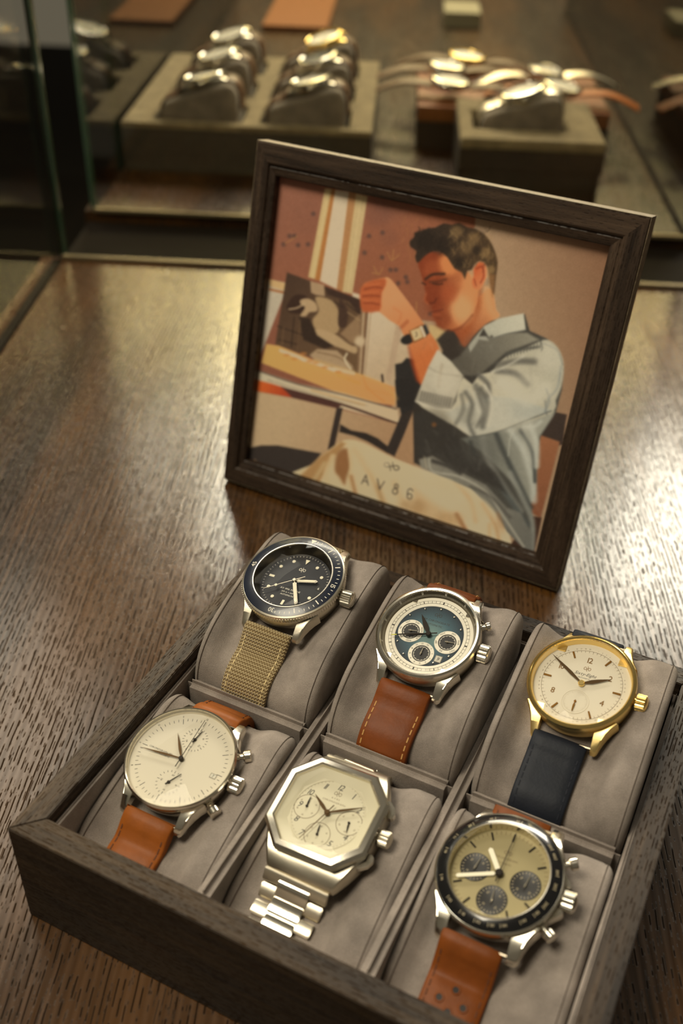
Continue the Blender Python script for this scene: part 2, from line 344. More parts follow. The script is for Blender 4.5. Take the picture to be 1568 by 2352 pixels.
for (x0, x1, y0, y1) in ((e, e+1.6, e, BD-e), (BW-e-1.6, BW-e, e, BD-e), (e+1.6, BW-e-1.6, e, e+1.6), (e+1.6, BW-e-1.6, BD-e-1.6, BD-e)):
    MB().box(x0, x1, y0, y1, 6, LZ).build('lining', 'suede', box, bevel=.7)
CX = (64.1, 119.4); YM = BD/2
for cx in CX: MB().box(cx-2.3, cx+2.3, e+1.6, BD-e-1.6, 6, 42.2).build('column_divider', 'suede', box, bevel=2.1, seg=5)
for x0, x1 in ((e+2, CX[0]-2.6), (CX[0]+2.6, CX[1]-2.6), (CX[1]+2.6, BW-e-2)):
    MB().box(x0, x1, YM-2.3, YM+2.3, 6, 41.6).build('row_divider', 'suede', box, bevel=2.1, seg=5)
PROF_B = [(92, 14), (89, 24), (88, 34), (89.2, 42), (93, 47), (100, 50), (110, 53.6), (120, 57), (130, 60.2), (140, 63), (148, 64.3), (154, 62.5), (157.5, 56), (158.5, 44), (158, 24), (155, 14), (120, 11)]
PROF_F = [(18, 9), (14.5, 14), (13.2, 20), (15, 25.2), (20, 28), (30, 30.4), (42, 33.2), (54, 36), (64, 38.3), (72, 39.6), (77, 38.8), (80, 35), (81, 27), (80.5, 14), (78, 9), (45, 7.5)]
PROF_BF = [(92, 14), (88.5, 26), (87.6, 37), (89.5, 45.5), (94, 52), (101, 57.2), (110, 60.6), (120, 63.2), (130, 65.2), (140, 66.6), (148, 66.6), (154, 64.2), (158, 57.5), (159.3, 46), (158.5, 26), (155, 14), (120, 11)]
PROF_FF = [(18, 9), (14, 15), (12.8, 23), (14.8, 29.5), (20, 33.5), (30, 36.8), (42, 39.6), (54, 42.4), (64, 44.6), (71, 45), (76.5, 43.2), (80, 39), (81.3, 30), (80.8, 15), (78, 9), (45, 7.5)]
def prof_curve(p): return [(a.x, a.y) for a in catmull([(y, z, 0) for y, z in p], 5, True)]
def cushion(prof, x0, x1, label, mw, group, seam_mat='seam', mat='suede', full=None, xw=None):
    """pillow of the given section; where a watch presses (around xw) it sinks from the full section to prof"""
    C = prof_curve(prof); F = prof_curve(full) if full else C; e_ = empty('watch_cushion', mw); tag(e_, label, 'cushion', group)
    def ring(x, d):
        k = 1.0
        if xw is not None: k = min(1, max(0, (abs(x-xw)-12.5)/9.5)); k = k*k*(3-2*k)
        S_ = [(a[0]*(1-k)+b[0]*k, a[1]*(1-k)+b[1]*k) for a, b in zip(C, F)]; cy = sum(p[0] for p in S_)/len(S_); cz = sum(p[1] for p in S_)/len(S_); out = []
        for y, z in S_: l = math.hypot(y-cy, z-cz); q = (l-d)/l; out.append((x, cy+(y-cy)*q, cz+(z-cz)*q))
        return out
    L = x1-x0; st = [(0, 10), (0, 3.6), (.4, 2.0), (1.1, .9), (1.9, .25), (2.5, .12), (3.1, .25), (4.0, 0)]
    n = 26; rings = [ring(x0+a, d) for a, d in st]+[ring(x0+4+(L-8)*i/n, 0) for i in range(1, n)]+[ring(x1-a, d) for a, d in st[::-1]]
    MB().loft(rings).build('body', mat, e_, smooth=60)
    for x in (x0+2.5, x1-2.5): MB().tube(ring(x, .02), .17, 5, True).build('seam', seam_mat, e_)
    return e_
XR = ((10.9, 61.4), (66.8, 116.8), (122.0, 174.6))
XW = ((33.5, 89.4, 145), (31.6, 86, 143))
names = ('left', 'middle', 'right')
WN = (('khaki strapped diver watch', 'blue dialled watch', 'gold watch'), ('plain cream dialled watch', 'octagonal steel watch', 'black bezelled watch'))
for row, prof in enumerate((PROF_B, PROF_F)):
    for c_, (x0, x1) in enumerate(XR):
        cushion([(y, z+(0, -1.6, -3.6, 0, -.6, .6)[row*3+c_]) for y, z in prof], x0, x1, 'grey suede watch cushion holding the %s' % WN[row][c_], BOXM, 'suede cushions in the watch box',
                full=[(y, z+(0, -.6, -1.4, 0, -.3, .6)[row*3+c_]) for y, z in (PROF_BF, PROF_FF)[row]], xw=XW[row][c_])

# ------------------------------------------------------------------ wristwatches
def pose(P, tx, ty): return BOXM @ Matrix.Translation(Vector(P)*.001) @ Matrix.Rotation(R(tx), 4, 'X') @ Matrix.Rotation(R(ty), 4, 'Y')
class Watch:
    def __init__(s, P, tx, ty, label, prof, name='wristwatch', mw=None, base=None):
        s.P = Vector(P); s.mw = mw if mw is not None else pose(P, tx, ty); s.base = base if base is not None else BOXM
        s.root = empty(name, s.mw); s.prof = [(y, z+(0, -1.6, -3.6)[min(2, int(P[0]/60))]) for y, z in prof] if prof is PROF_B else [(y, z+(0, -.6, .6)[min(2, int(P[0]/60))]) for y, z in prof]
        tag(s.root, label, 'watch', None)
        s.toloc = s.mw.inverted() @ s.base      # metres
    def part(s, name, mb, mat, parent=None, **kw): return mb.build(name, mat, parent or s.root, **kw)
    def hand(s, name, poly, ang, z, mat, cx=0, cy=0, th=.18, parent=None):
        a = R(ang); q = [(cx+x*math.cos(a)+y*math.sin(a), cy-x*math.sin(a)+y*math.cos(a)) for x, y in poly]
        return MB().prism(q, z, z+th).build(name, mat, parent or s.root)
    def case(s, R_, mat, z0=-2.4, z1=-9.5, back=None):
        return s.part('case', MB().lathe([(R_-.55, z1+1.5), (R_-.5, z0-.4), (R_-.3, z0), (R_, z0-.6), (R_+.1, (z0+z1)/2+.6), (R_-.4, z1+2.2), (R_-2.2, z1+.6), (R_-4, z1), (.01, z1-.1)], 96), mat)
    def lugs(s, R_, half, mat, tip=22.6, zt=-9.2, w0=4.6, w1=2.4, ztop=-2.9, facet=None):
        for sy in (1, -1):
            for sx in (1, -1):
                rings = []
                for u in (0, .2, .4, .6, .8, .93, 1):
                    y = (R_*.60)*(1-u)+tip*u; xin = (half-.2)*1.0; wd = (w0+2.2*(1-u)**2)*(1-u)+w1*u
                    zt_ = ztop*(1-u**1.7)+(zt+1.9)*u**1.7; zb = (-7.6)*(1-u)+zt*u
                    if u == 1: zt_ -= .7; wd *= .8
                    x0 = xin; x1 = xin+wd; c_ = min(.55, wd*.25)
                    rings.append([(sx*x0, sy*y, zb), (sx*x1, sy*y, zb), (sx*(x1), sy*y, zt_-c_), (sx*(x1-c_), sy*y, zt_), (sx*x0, sy*y, zt_)])
                MB().loft(rings).build('lug', mat, s.root, smooth=40, bevel=.12)
            s.part('spring_bar', MB().cyl((-half, sy*(tip-1.9), zt+.9), (half, sy*(tip-1.9), zt+.9), [(0, .75), (2*half, .75)], 10), 'steel_dark')
    def crown(s, x, mat, r=3.1, l=3.9, z=-5.2, teeth=22):
        c = s.part('crown', MB().cyl((x-1.4, 0, z), (x+1, 0, z), [(0, 1.3), (1.9, 1.3)], 16), mat)
        pts = []
        for i in range(teeth*2): a = 2*math.pi*i/(teeth*2); rr = r if i % 2 else r*.9; pts.append((rr*math.cos(a), rr*math.sin(a)))
        m = MB().prism(pts, 0, l); m.v = [(x+.4+p[2], p[0], z+p[1]) for p in m.v]; g = m.build('crown_grip', mat, c, smooth=20)
        s.part('crown_cap', MB().cyl((x+.4+l, 0, z), (x+9, 0, z), [(0, r*.92), (.35, r*.85), (.7, r*.6), (.85, .01)], 24), mat, c)
    def pusher(s, ang, rad, mat, l=4.2, r=2.0, z=-5.0):
        a = R(ang); d = Vector((math.sin(a), math.cos(a), 0)); p = d*(rad-1); p.z = z
        s.part('pusher', MB().cyl(p, p+d, [(0, 1.5), (1.6, 1.5), (1.6, 1.0), (1.0+l*.42, 1.0), (1.0+l*.42, r*.8), (1.2+l*.5, r), (.8+l, r), (1.0+l, r*.88), (1.0+l, .01)], 20), mat)
    def straps(s, half0, half1, mat, thread, front_bar, back_bar, front_len, back_len, th=1.9, stitch=True, holes=(), taper=0, rows=(1.6,), stitch_start=7):
        """front_bar/back_bar: (y, z) of the spring bars in the watch frame; the strap follows the cushion"""
        C = prof_curve(s.prof); cy = sum(p[0] for p in C)/len(C); cz = sum(p[1] for p in C)/len(C)
        inv = s.base.inverted() @ s.mw
        for nm, bar, sgn, ln in (('strap', front_bar, -1, front_len), ('strap', back_bar, 1, back_len)):
            b = inv @ Vector((0, bar[0]*.001, bar[1]*.001))*1000; b = (b.y, b.z)
            off = []
            for y, z in C:
                l = math.hypot(y-cy, z-cz); k = (l+th*.62+.35)/l; off.append((cy+(y-cy)*k, cz+(z-cz)*k))
            # contour order: start near the bar and walk away from the watch, then downwards
            cand = [p for p in off if (p[0]-b[0])*sgn > 5.5 or ((p[0]-cy)*sgn > 0 and p[1] < b[1]-9)]
            cand.sort(key=lambda p: math.atan2(p[1]-cz, (p[0]-cy)*sgn), reverse=True)
            cand = [p for p in cand if math.atan2(p[1]-cz, (p[0]-cy)*sgn) < 1.6][::2]
            path = [b, (b[0]+sgn*1.6, b[1]+.25), ]+cand
            P = catmull([(y, z, 0) for y, z in path], 4); Q = [P[0]]
            # resample
            step = .9; acc = 0; tot = 0
            for a_, c_ in zip(P, P[1:]):
                dl = (c_-a_).length
                while acc+dl >= step and dl > 1e-6:
                    f = (step-acc)/dl; a_ = a_+(c_-a_)*f; Q.append(a_); dl = (c_-a_).length; acc = 0
                acc += dl
            Q = Q[:int(ln/step)]
            rings = []; uvs = []; frames = []
            for i, p in enumerate(Q):
                d = (Q[min(i+1, len(Q)-1)]-Q[max(i-1, 0)]).normalized(); nrm = Vector((-d.y, d.x, 0))
                if nrm.x*(p.x-cy)+nrm.y*(p.y-cz) < 0: nrm = -nrm
                u = i/(len(Q)-1); h = half0*(1-u)+half1*u; tt = th*(1.0 if i > 6 else .8+.35*math.sin(min(1, i/3)*math.pi/2)) + (.5*math.exp(-((i-5)/5)**2) if stitch else 0)
                frames.append((p, d, nrm, h, tt))
                cr = []
                xs = ((-1, -.5), (-1, .15), (-.985, .38), (-.94, .5), (-.5, .56), (0, .58), (.5, .56), (.94, .5), (.985, .38), (1, .15), (1, -.5), (0, -.5))
                for a_, bb in xs: q = p+nrm*bb*tt; cr.append((s.P.x+a_*h if s.base is BOXM else a_*h, q.x, q.y)); uvs.append((a_*h+50, i*step))
                rings.append(cr)
            mb = MB().loft(rings); mb.uv = uvs
            T = s.toloc.copy(); mt = Matrix.Scale(1000, 4) @ T @ Matrix.Scale(.001, 4); mb.xf(mt)
            so = s.part(nm, mb, mat, smooth=45)
            if stitch:
                sm = MB()
                for x_off in rows:
                    for sd in (-1, 1):
                        i = stitch_start
                        while i < len(frames)-3:
                            p, d, nrm, h, tt = frames[i]; x = sd*(h-x_off); c0 = p+nrm*(tt*.56)
                            v = []
                            for du in (-.95, .95):
                                for dx in (-.2, .2):
                                    for dn in (-.1, .16): q = c0+d*du+nrm*(dn-(.12 if abs(du) > .5 else 0)); v.append(((s.P.x if s.base is BOXM else 0)+x+dx, q.x, q.y))
                            sm.add(v, [(0, 1, 3, 2), (4, 6, 7, 5), (0, 4, 5, 1), (2, 3, 7, 6), (1, 5, 7, 3), (0, 2, 6, 4)]); i += 3
                sm.xf(mt); st = s.part('stitching', sm, thread, so, smooth=0)
            for (hx, dist, front) in holes:
                if (sgn < 0) != front: continue
                i = int(dist/step)
                if i >= len(frames): continue
                p, d, nrm, h, tt = frames[i]; c0 = p+nrm*(tt*.60)
                hb = MB(); x = (s.P.x if s.base is BOXM else 0)+hx
                ringp = lambda r, dn: [(x+r*math.cos(2*math.pi*k/14), *(c0+d*r*math.sin(2*math.pi*k/14)+nrm*dn)[:2]) for k in range(14)]
                hb.loft([ringp(1.5, .05), ringp(1.35, .22), ringp(1.0, .2), ringp(.9, -.1)], cap=False); hb.xf(mt); ho = s.part('strap_hole', hb, mat, so)
                h2 = MB().add(ringp(1.0, .1), [tuple(range(14))]); h2.xf(mt); s.part('hole_opening', h2, 'crown_hole', ho)
    def crystal(s, r, z, rise, edge=0.0):
        prof = [(r, z), (r, z+edge*.6), (r-.12, z+edge)]+[(r*q-.12, z+edge+rise*(1-q*q)) for q in (.97, .9, .8, .65, .45, .25)]+[(.01, z+edge+rise)]
        s.part('crystal', MB().lathe(prof, 72), 'crystal', smooth=70)
    def pinion(s, z, mat, r=.95, h=.9, cx=0, cy=0, parent=None):
        s.part('hand_hub', MB().lathe([(r, z), (r, z+h*.8), (r*.8, z+h), (.01, z+h)], 20, cx, cy), mat, parent)
LEAF = lambda l, w_, b=.35: [(-b*.6, 0), (-w_*.5, l*.35), (-w_*.42, l*.55), (-w_*.2, l*.82), (0, l), (w_*.2, l*.82), (w_*.42, l*.55), (w_*.5, l*.35), (b*.6, 0)]
NEEDLE = lambda l, t_, w_=.22: [(-w_, -t_), (-w_*.5, l), (w_*.5, l), (w_, -t_)]
BATON = lambda l, w_, tip=.8, s0=1.2: [(-w_*.22, 0), (-w_*.22, s0), (-w_/2, s0), (-w_/2, l-tip), (0, l), (w_/2, l-tip), (w_/2, s0), (w_*.22, s0), (w_*.22, 0)]

# --- diver
def diver():
    W = Watch((33.5, 126.2, 70), 13.8, -5.6, 'steel diver watch with dark blue bezel, black dial and khaki woven strap', PROF_B); D = -4.0
    W.case(19.4, 'steel_brushed', -2.7); W.lugs(19.4, 9.9, 'steel_brushed'); W.crown(20.0, 'steel', r=3.2, l=3.8)
    teeth = []
    for i in range(240): a = 2*math.pi*i/240; r = 20.1 if i % 2 else 19.8; teeth.append((r*math.cos(a), r*math.sin(a)))
    kn = MB(); tn = [(x, y, -2.6) for x, y in teeth]; tp = [(x, y, -.9) for x, y in teeth]; inn = [(x*.96, y*.96, -.9) for x, y in teeth]
    bz = W.part('bezel', kn.loft([tn, tp, inn], cap=False), 'steel', smooth=20)
    W.part('bezel_ring', MB().lathe([(20.0, -.95), (19.8, -.3), (19.25, .0), (19.1, -.12)], 96), 'steel_brushed', bz)
    W.part('bezel_insert', MB().lathe([(19.2, -.1), (19.1, -.04), (15.75, .66), (15.65, .5)], 96), 'navy_insert', bz)
    W.part('inner_ring', MB().lathe([(15.7, .55), (15.5, .85), (15.15, .85), (15.0, .4)], 96), 'steel', bz)
    W.part('rehaut', MB().lathe([(15.02, .45), (14.7, -1.5), (13.8, D)], 96), 'steel_dark')
    pr = MB()
    zz = lambda r: -.01+(19.1-r)*.209
    def tick(ang, r0, r1, wd):
        a = R(ang); d = (math.sin(a), math.cos(a)); q = (d[1], -d[0])
        pr.add([(d[0]*r+q[0]*e_, d[1]*r+q[1]*e_, zz(r)) for r, e_ in ((r0, -wd/2), (r0, wd/2), (r1, wd/2), (r1, -wd/2))], [(0, 1, 2, 3)])
    for m_ in range(1, 30):
        if m_ == 15: continue
        if m_ % 5 == 0: tick(m_*6, 16.3, 18.2, .42)
        else: tick(m_*6, 17.3, 18.2, .24)
    W.part('bezel_triangle', MB().add([(-1.25, 18.3, zz(18.3)), (1.25, 18.3, zz(18.3)), (0, 16.2, zz(16.2))], [(0, 2, 1)]), 'white_print', bz, smooth=0, recalc=False)
    for ang, tx_ in ((90, '15'), (180, '30'), (270, '45')):
        nm_ = MB(); radial_text(nm_, tx_, ang, 17.25, 2.5, 0); nm_.v = [(x, y, zz(math.hypot(x, y))+.02) for x, y, z in nm_.v]; W.part('bezel_numeral', nm_, 'white_print', bz, smooth=0, recalc=False)
    W.part('bezel_minute_track', pr, 'white_print', bz, smooth=0, recalc=False)
    W.part('dial', MB().disc(13.9, D), 'black_dial'); z = D+.03
    p = MB(); [p.rect(0, 0, i*6, 12.3, 13.2 if i % 5 == 0 else 12.9, .12, z) for i in range(60)]; logo(p, 0, 6.2, 1.35, z, .2)
    text(p, 'AV 1956 MARINE', 0, -3.9, 1.1, z); text(p, '200 m = 660 ft', 0, -5.3, .85, z); text(p, 'AUTOMATIC', 0, -6.6, .95, z)
    W.part('dial_print', p, 'white_print', smooth=0, recalc=False)
    for h in range(1, 12):
        if h in (3, 6, 9): continue
        a = R(h*30); W.part('hour_marker', MB().lathe([(.72, z), (.66, z+.2), (.01, z+.24)], 16, 10.3*math.sin(a), 10.3*math.cos(a)), 'lume')
    W.part('hour_marker', MB().prism([(-.9, 11.2), (.9, 11.2), (0, 8.9)], z, z+.2), 'lume')
    for h in (6, 9): a = R(h*30); W.part('hour_marker', MB().rect(0, 0, h*30, 9.1, 11.3, 1.0, z+.1), 'lume', recalc=False, smooth=0)
    dw = W.part('date_window', MB().box(9.1, 11.3, -.85, .85, z, z+.05), 'black_sub'); q = MB(); text(q, '6', 10.2, 0, 1.5, z+.08); W.part('date_number', q, 'white_print', dw, smooth=0, recalc=False)
    for nm, l, w_, ang, zz_ in (('hour_hand', 9.2, 1.35, 74.5, D+.7), ('minute_hand', 11.6, 1.45, 149, D+1.0)):
        h = W.hand(nm, BATON(l, w_), ang, zz_, 'hand_steel'); W.hand('lume_fill', BATON(l-.7, w_-.45, .6, 1.6), ang, zz_+.12, 'lume', parent=h)
    h = W.hand('second_hand', NEEDLE(12.2, 4.3, .16), 231.7, D+1.35, 'hand_steel'); W.pinion(D+.6, 'hand_steel', .8, 1.1)
    a = R(231.7); W.part('second_hand_tip', MB().lathe([(.6, D+1.3), (.55, D+1.6), (.01, D+1.62)], 14, 7.2*math.sin(a), 7.2*math.cos(a)), 'lume', h)
    W.crystal(15.1, .7, 1.9, .4)
    W.straps(9.5, 9.1, 'khaki_nylon', 'thread_khaki', (-20.8, -8.2), (20.8, -8.2), 36, 22, th=1.5, rows=(1.9,))
# --- blue chronodate
def blue():
    W = Watch((89.4, 124.4, 68), 18.5, -5.8, 'steel calendar watch with blue dial, three white subdials and cognac leather strap', PROF_B); D = -3.6
    W.case(18.9, 'steel_brushed', -2.2); W.lugs(18.9, 9.9, 'steel', tip=22.3); W.crown(18.8, 'steel', r=3.3, l=3.4); W.pusher(59, 19.2, 'steel', l=3.2, r=1.7)
    W.part('bezel', MB().lathe([(18.9, -2.3), (19.3, -1.4), (19.0, -.5), (18.3, -.05), (17.6, -.2), (17.3, -.7)], 96), 'steel')
    W.part('tachymeter_ring', MB().lathe([(17.4, -.7), (16.6, -2.2), (16.1, D+.35)], 96), 'steel_dark')
    p = MB()
    for i in range(240):
        r1 = 16.9 if i % 20 == 0 else 16.75; a = R(i*1.5)
        def q(r, e_): zz = -.65-(17.4-r)*1.875; return (math.sin(a)*r+math.cos(a)*e_, math.cos(a)*r-math.sin(a)*e_, zz+.03)
        p.add([q(16.35, -.04), q(16.35, .04), q(r1, .04), q(r1, -.04)], [(0, 1, 2, 3)])
    for k, tx_ in enumerate(('60', '65', '70', '75', '80', '85', '90', '40', '45', '50', '55', '58')):
        b0 = len(p.v); radial_text(p, tx_, k*30, 17.0, .75, 0)
        for i in range(b0, len(p.v)): x, y, z = p.v[i]; r = min(17.35, math.hypot(x, y)); p.v[i] = (x, y, -.6-(17.4-r)*1.875)
    W.part('tachymeter_scale', p, 'white_print', smooth=0, recalc=False)
    d = W.part('dial', MB().disc(12.75, D), 'blue_dial')
    W.part('chapter_ring', MB().lathe([(16.2, D+.3), (12.8, D+.12), (12.6, D)], 96), 'white_ring')
    p = MB(); z = D+.24
    for r in (13.75, 14.75): p.ring(r, r+.09, z+.02, 96)
    for i in range(60): p.rect(0, 0, i*6, 13.75, 14.8, .5 if i % 15 == 0 else (.28 if i % 5 == 0 else .1), z+.03)
    z = D+.03; logo(p, 0, 9.0, 1.35, z, .17); text(p, '1844 CHRONODATE', 0, 6.4, 1.15, z); text(p, 'AUTOMATIC', 0, 4.7, 1.05, z)
    W.part('dial_print', p, 'dark_print', smooth=0, recalc=False)
    for h in range(12):
        if h in (3, 6, 9): continue
        a = R(h*30+(0 if h else 0)); W.part('hour_marker', MB().lathe([(.45, z), (.4, z+.25), (.2, z+.4), (.01, z+.42)], 14, 11.6*math.sin(a), 11.6*math.cos(a)), 'steel')
    DAYS = ('SUN', 'MON', 'TUE', 'WED', 'THU', 'FRI', 'SAT'); MON = ('JAN', 'MAR', 'MAY', 'JUL', 'SEP', 'NOV'); HR = ('24', '2', '4', '6', '8', '10', '12', '14', '16', '18', '20', '22')
    for cx, cy, words, ang in ((-7.1, -.3, DAYS, 80), (7.4, -.6, MON, 83), (.2, -7.8, HR, 0)):
        sd = W.part('subdial', MB().lathe([(4.75, D+.02), (4.7, D+.18), (3.35, D+.18), (3.3, D+.02)], 48, cx, cy), 'white_ring')
        W.part('subdial_centre', MB().disc(3.32, D+.04, 40, cx, cy), 'black_sub', sd)
        q = MB(); [radial_text(q, w_, 360*i/len(words)+14, 4.05, .95 if len(w_) == 3 else .8, D+.21, cx, cy) for i, w_ in enumerate(words)]; W.part('subdial_lettering', q, 'dark_print', sd, smooth=0, recalc=False)
        q = MB(); q.ring(2.75, 2.87, D+.06, 48, cx, cy); [q.rect(cx, cy, i*(360/14), 2.45, 2.9, .14, D+.07) for i in range(14)]; W.part('subdial_track', q, 'white_print', sd, smooth=0, recalc=False)
        W.hand('subdial_hand', NEEDLE(2.6, .8, .22), ang, D+.5, 'hand_steel', cx, cy, parent=sd); W.pinion(D+.2, 'hand_steel', .38, .6, cx, cy, sd)
    dw = W.part('date_window', MB().box(5.6, 8.2, -9.3, -6.6, D+.02, D+.1), 'hand_steel'); W.part('date_disc', MB().box(5.85, 7.95, -9.05, -6.85, D+.1, D+.13), 'date_white', dw)
    q = MB(); text(q, '9', 6.9, -7.95, 2.0, D+.16, -20); W.part('date_number', q, 'dark_print', dw, smooth=0, recalc=False)
    W.hand('hour_hand', LEAF(9.3, 1.9), 321, D+.8, 'hand_dark'); W.hand('minute_hand', LEAF(12.4, 1.0), 251, D+1.1, 'hand_dark')
    h = W.hand('second_hand', NEEDLE(13.4, 3.2, .2), 249, D+1.5, 'hand_dark'); a = R(249)
    W.hand('second_hand_tip', [(-.16, 11.6), (-.14, 13.6), (.14, 13.6), (.16, 11.6)], 249, D+1.55, 'yellow_tip', parent=h); W.pinion(D+.5, 'hand_dark', 1.0, 1.4)
    W.crystal(17.4, -.5, .9, .2)
    W.straps(9.6, 9.4, 'cognac_leather', 'thread_tan', (-20.4, -8.2), (20.4, -8.2), 36, 24, th=2.2, stitch_start=11)
# --- gold
def gold():
    W = Watch((145, 128.6, 66), 17.3, -8.8, 'gold dress watch with cream dial, small seconds and navy leather strap', PROF_B); D = -3.4
    W.case(18.3, 'gold_satin', -2.0); W.lugs(18.3, 9.6, 'gold_satin', tip=22.2, w1=2.0); W.crown(18.6, 'gold', r=3.0, l=3.0)
    W.part('bezel', MB().lathe([(18.2, -2.6), (18.8, -1.7), (18.6, -.7), (17.9, -.05), (17.6, .1), (17.2, -.2), (16.9, -.8)], 96), 'gold')
    W.part('rehaut', MB().lathe([(16.95, -.7), (16.8, -2.2), (16.6, D)], 96), 'gold_satin')
    W.part('dial', MB().lathe([(16.7, D), (13.0, D+.12), (11, D+.16), (.01, D+.18)], 96), 'cream_dial', smooth=60); z = D+.2
    p = MB(); p.ring(13.75, 13.86, z-.06, 96); [p.rect(0, 0, i*6, 13.0 if i % 5 else 12.7, 13.8, .1, z-.04) for i in range(60)]
    for i in range(60):
        if i % 5: radial_text(p, '%d' % (i if i else 60), i*6, 14.6, .62, z-.1)
    W.part('minute_track', p, 'brown_print', smooth=0, recalc=False)
    for n_ in (12, 2, 4, 8, 10):
        a = R(n_*30); q = MB(); text(q, str(n_), 10.0*math.sin(a), 10.0*math.cos(a), 3.1, z+.05, 0, .05); W.part('hour_numeral', q, 'gold_dark', smooth=0, recalc=False)
    for h in (1, 3, 5, 7, 9, 11):
        a = R(h*30); d = (math.sin(a), math.cos(a)); q = (d[1], -d[0])
        W.part('hour_marker', MB().prism([(d[0]*r+q[0]*e_, d[1]*r+q[1]*e_) for r, e_ in ((10.9, -.28), (10.9, .28), (13.6, .34), (13.6, -.34))], z-.1, z+.32), 'gold_dark')
    p = MB(); logo(p, 0, 6.5, 1.25, z, .17); W.part('dial_emblem', p, 'gold_dark', smooth=0, recalc=False)
    p = MB(); text(p, 'Sixty-Eight', 0, 4.2, 1.75, z, 0, .07, .35); text(p, 'MECHANICAL', 0, 2.6, .68, z); W.part('dial_print', p, 'dark_print', smooth=0, recalc=False)
    sd = W.part('subdial', MB().lathe([(4.75, z-.02), (4.65, z+.06), (4.5, z+.06), (4.45, z-.02)], 56, 0, -7.1), 'cream_dial')
    q = MB(); [q.rect(0, -7.1, i*6, 3.75 if i % 5 else 3.4, 4.1, .06, z+.01) for i in range(60)]; W.part('subdial_track', q, 'faint_print', sd, smooth=0, recalc=False)
    W.hand('subdial_hand', [(-.1, -.6), (-.1, .5), (-.32, 1.6), (-.2, 3.6), (0, 4.0), (.2, 3.6), (.32, 1.6), (.1, .5), (.1, -.6)], 179, z+.25, 'gold_dark', 0, -7.1, parent=sd); W.pinion(z, 'gold_dark', .42, .5, 0, -7.1, sd)
    W.hand('hour_hand', LEAF(10.2, 1.5, .4), 64, D+.8, 'hand_bronze'); W.hand('minute_hand', LEAF(15.6, 1.2, .4), 302, D+1.1, 'hand_bronze'); W.pinion(D+.5, 'gold', 1.15, 1.1)
    W.crystal(17.0, -.3, 1.3, .25)
    W.straps(9.3, 9.2, 'navy_leather', 'thread_navy', (-20.3, -8.2), (20.3, -8.2), 37, 22, th=2.1)
# --- cream chronograph
def cream():
    W = Watch((31.6, 49.7, 47), 11.6, -1.6, 'slim steel chronograph with plain cream dial, two subdials and tan strap', PROF_F); D = -2.9
    W.case(18.7, 'steel', -2.0); W.lugs(18.5, 9.8, 'steel', tip=22.4); W.crown(18.9, 'steel', r=2.9, l=3.6)
    for a in (60, 120): W.pusher(a, 19.0, 'steel', l=4.6, r=2.1)
    W.part('bezel', MB().lathe([(18.7, -2.4), (19.4, -1.7), (19.5, -1.0), (19.1, -.3), (18.9, -.05), (18.6, -.3), (18.5, -.8)], 96), 'steel')
    W.part('rehaut', MB().lathe([(18.55, -.7), (18.45, D)], 96), 'silver_dial')
    W.part('dial', MB().disc(18.5, D, 96), 'silver_dial'); z = D+.03
    p = MB()
    for i in range(60):
        if i % 5 == 0: p.rect(0, 0, i*6, 14.0, 16.1, .2, z)
        else: p.rect(0, 0, i*6, 15.1, 16.1, .16, z)
    for h in range(1, 13):
        if h == 3: continue
        radial_text(p, str(h), h*30, 17.05, 1.05, z)
    text(p, 'CHRONOGRAPH 1815', -8.7, .35, .95, z); text(p, 'MECHAQUARTZ', -7.6, -.9, .8, z)
    W.part('dial_print', p, 'dark_print', smooth=0, recalc=False)
    for (cx, cy, nums, ang, ln) in ((.2, 8.4, ('60', '10', '20', '30', '40', '50'), 12, 3.9), (.5, -9.0, ('60', '15', '30', '45'), 30, 4.9)):
        q = MB(); n = 24 if cy > 0 else 20
        for i in range(n): q.rect(cx, cy, 360*i/n, 3.9 if i % (n//len(nums)) else 3.6, 4.6, .16, z)
        for i, s_ in enumerate(nums): radial_text(q, s_, 360*i/len(nums), 2.9, .95, z, cx, cy)
        sd = W.part('subdial', q, 'dark_print', smooth=0, recalc=False)
        W.hand('subdial_hand', NEEDLE(ln, 1.3, .2), ang, z+.3, 'hand_dark', cx, cy, parent=sd); W.pinion(z, 'hand_dark', .55, .6, cx, cy, sd)
    dw = W.part('date_window', MB().box(12.0, 14.4, -1.9, -.1, z, z+.05), 'hand_steel'); W.part('date_disc', MB().box(12.25, 14.15, -1.65, -.35, z+.05, z+.07), 'date_white', dw)
    q = MB(); text(q, '7', 13.2, -1.0, 1.35, z+.1); W.part('date_number', q, 'dark_print', dw, smooth=0, recalc=False)
    W.hand('hour_hand', LEAF(10.4, .95, .3), 321, D+.7, 'hand_bronze'); W.hand('minute_hand', LEAF(15.6, .8, .3), 263, D+1.0, 'hand_bronze'); W.hand('second_hand', NEEDLE(15.9, 3.6, .13), 0, D+1.35, 'hand_dark'); W.pinion(D+.2, 'hand_dark', .85, 1.5)
    W.crystal(18.5, -.5, 1.5, .1)
    W.straps(9.4, 9.1, 'tan_leather', 'thread_brown', (-20.5, -8.3), (20.5, -8.3), 34, 21, th=2.7)
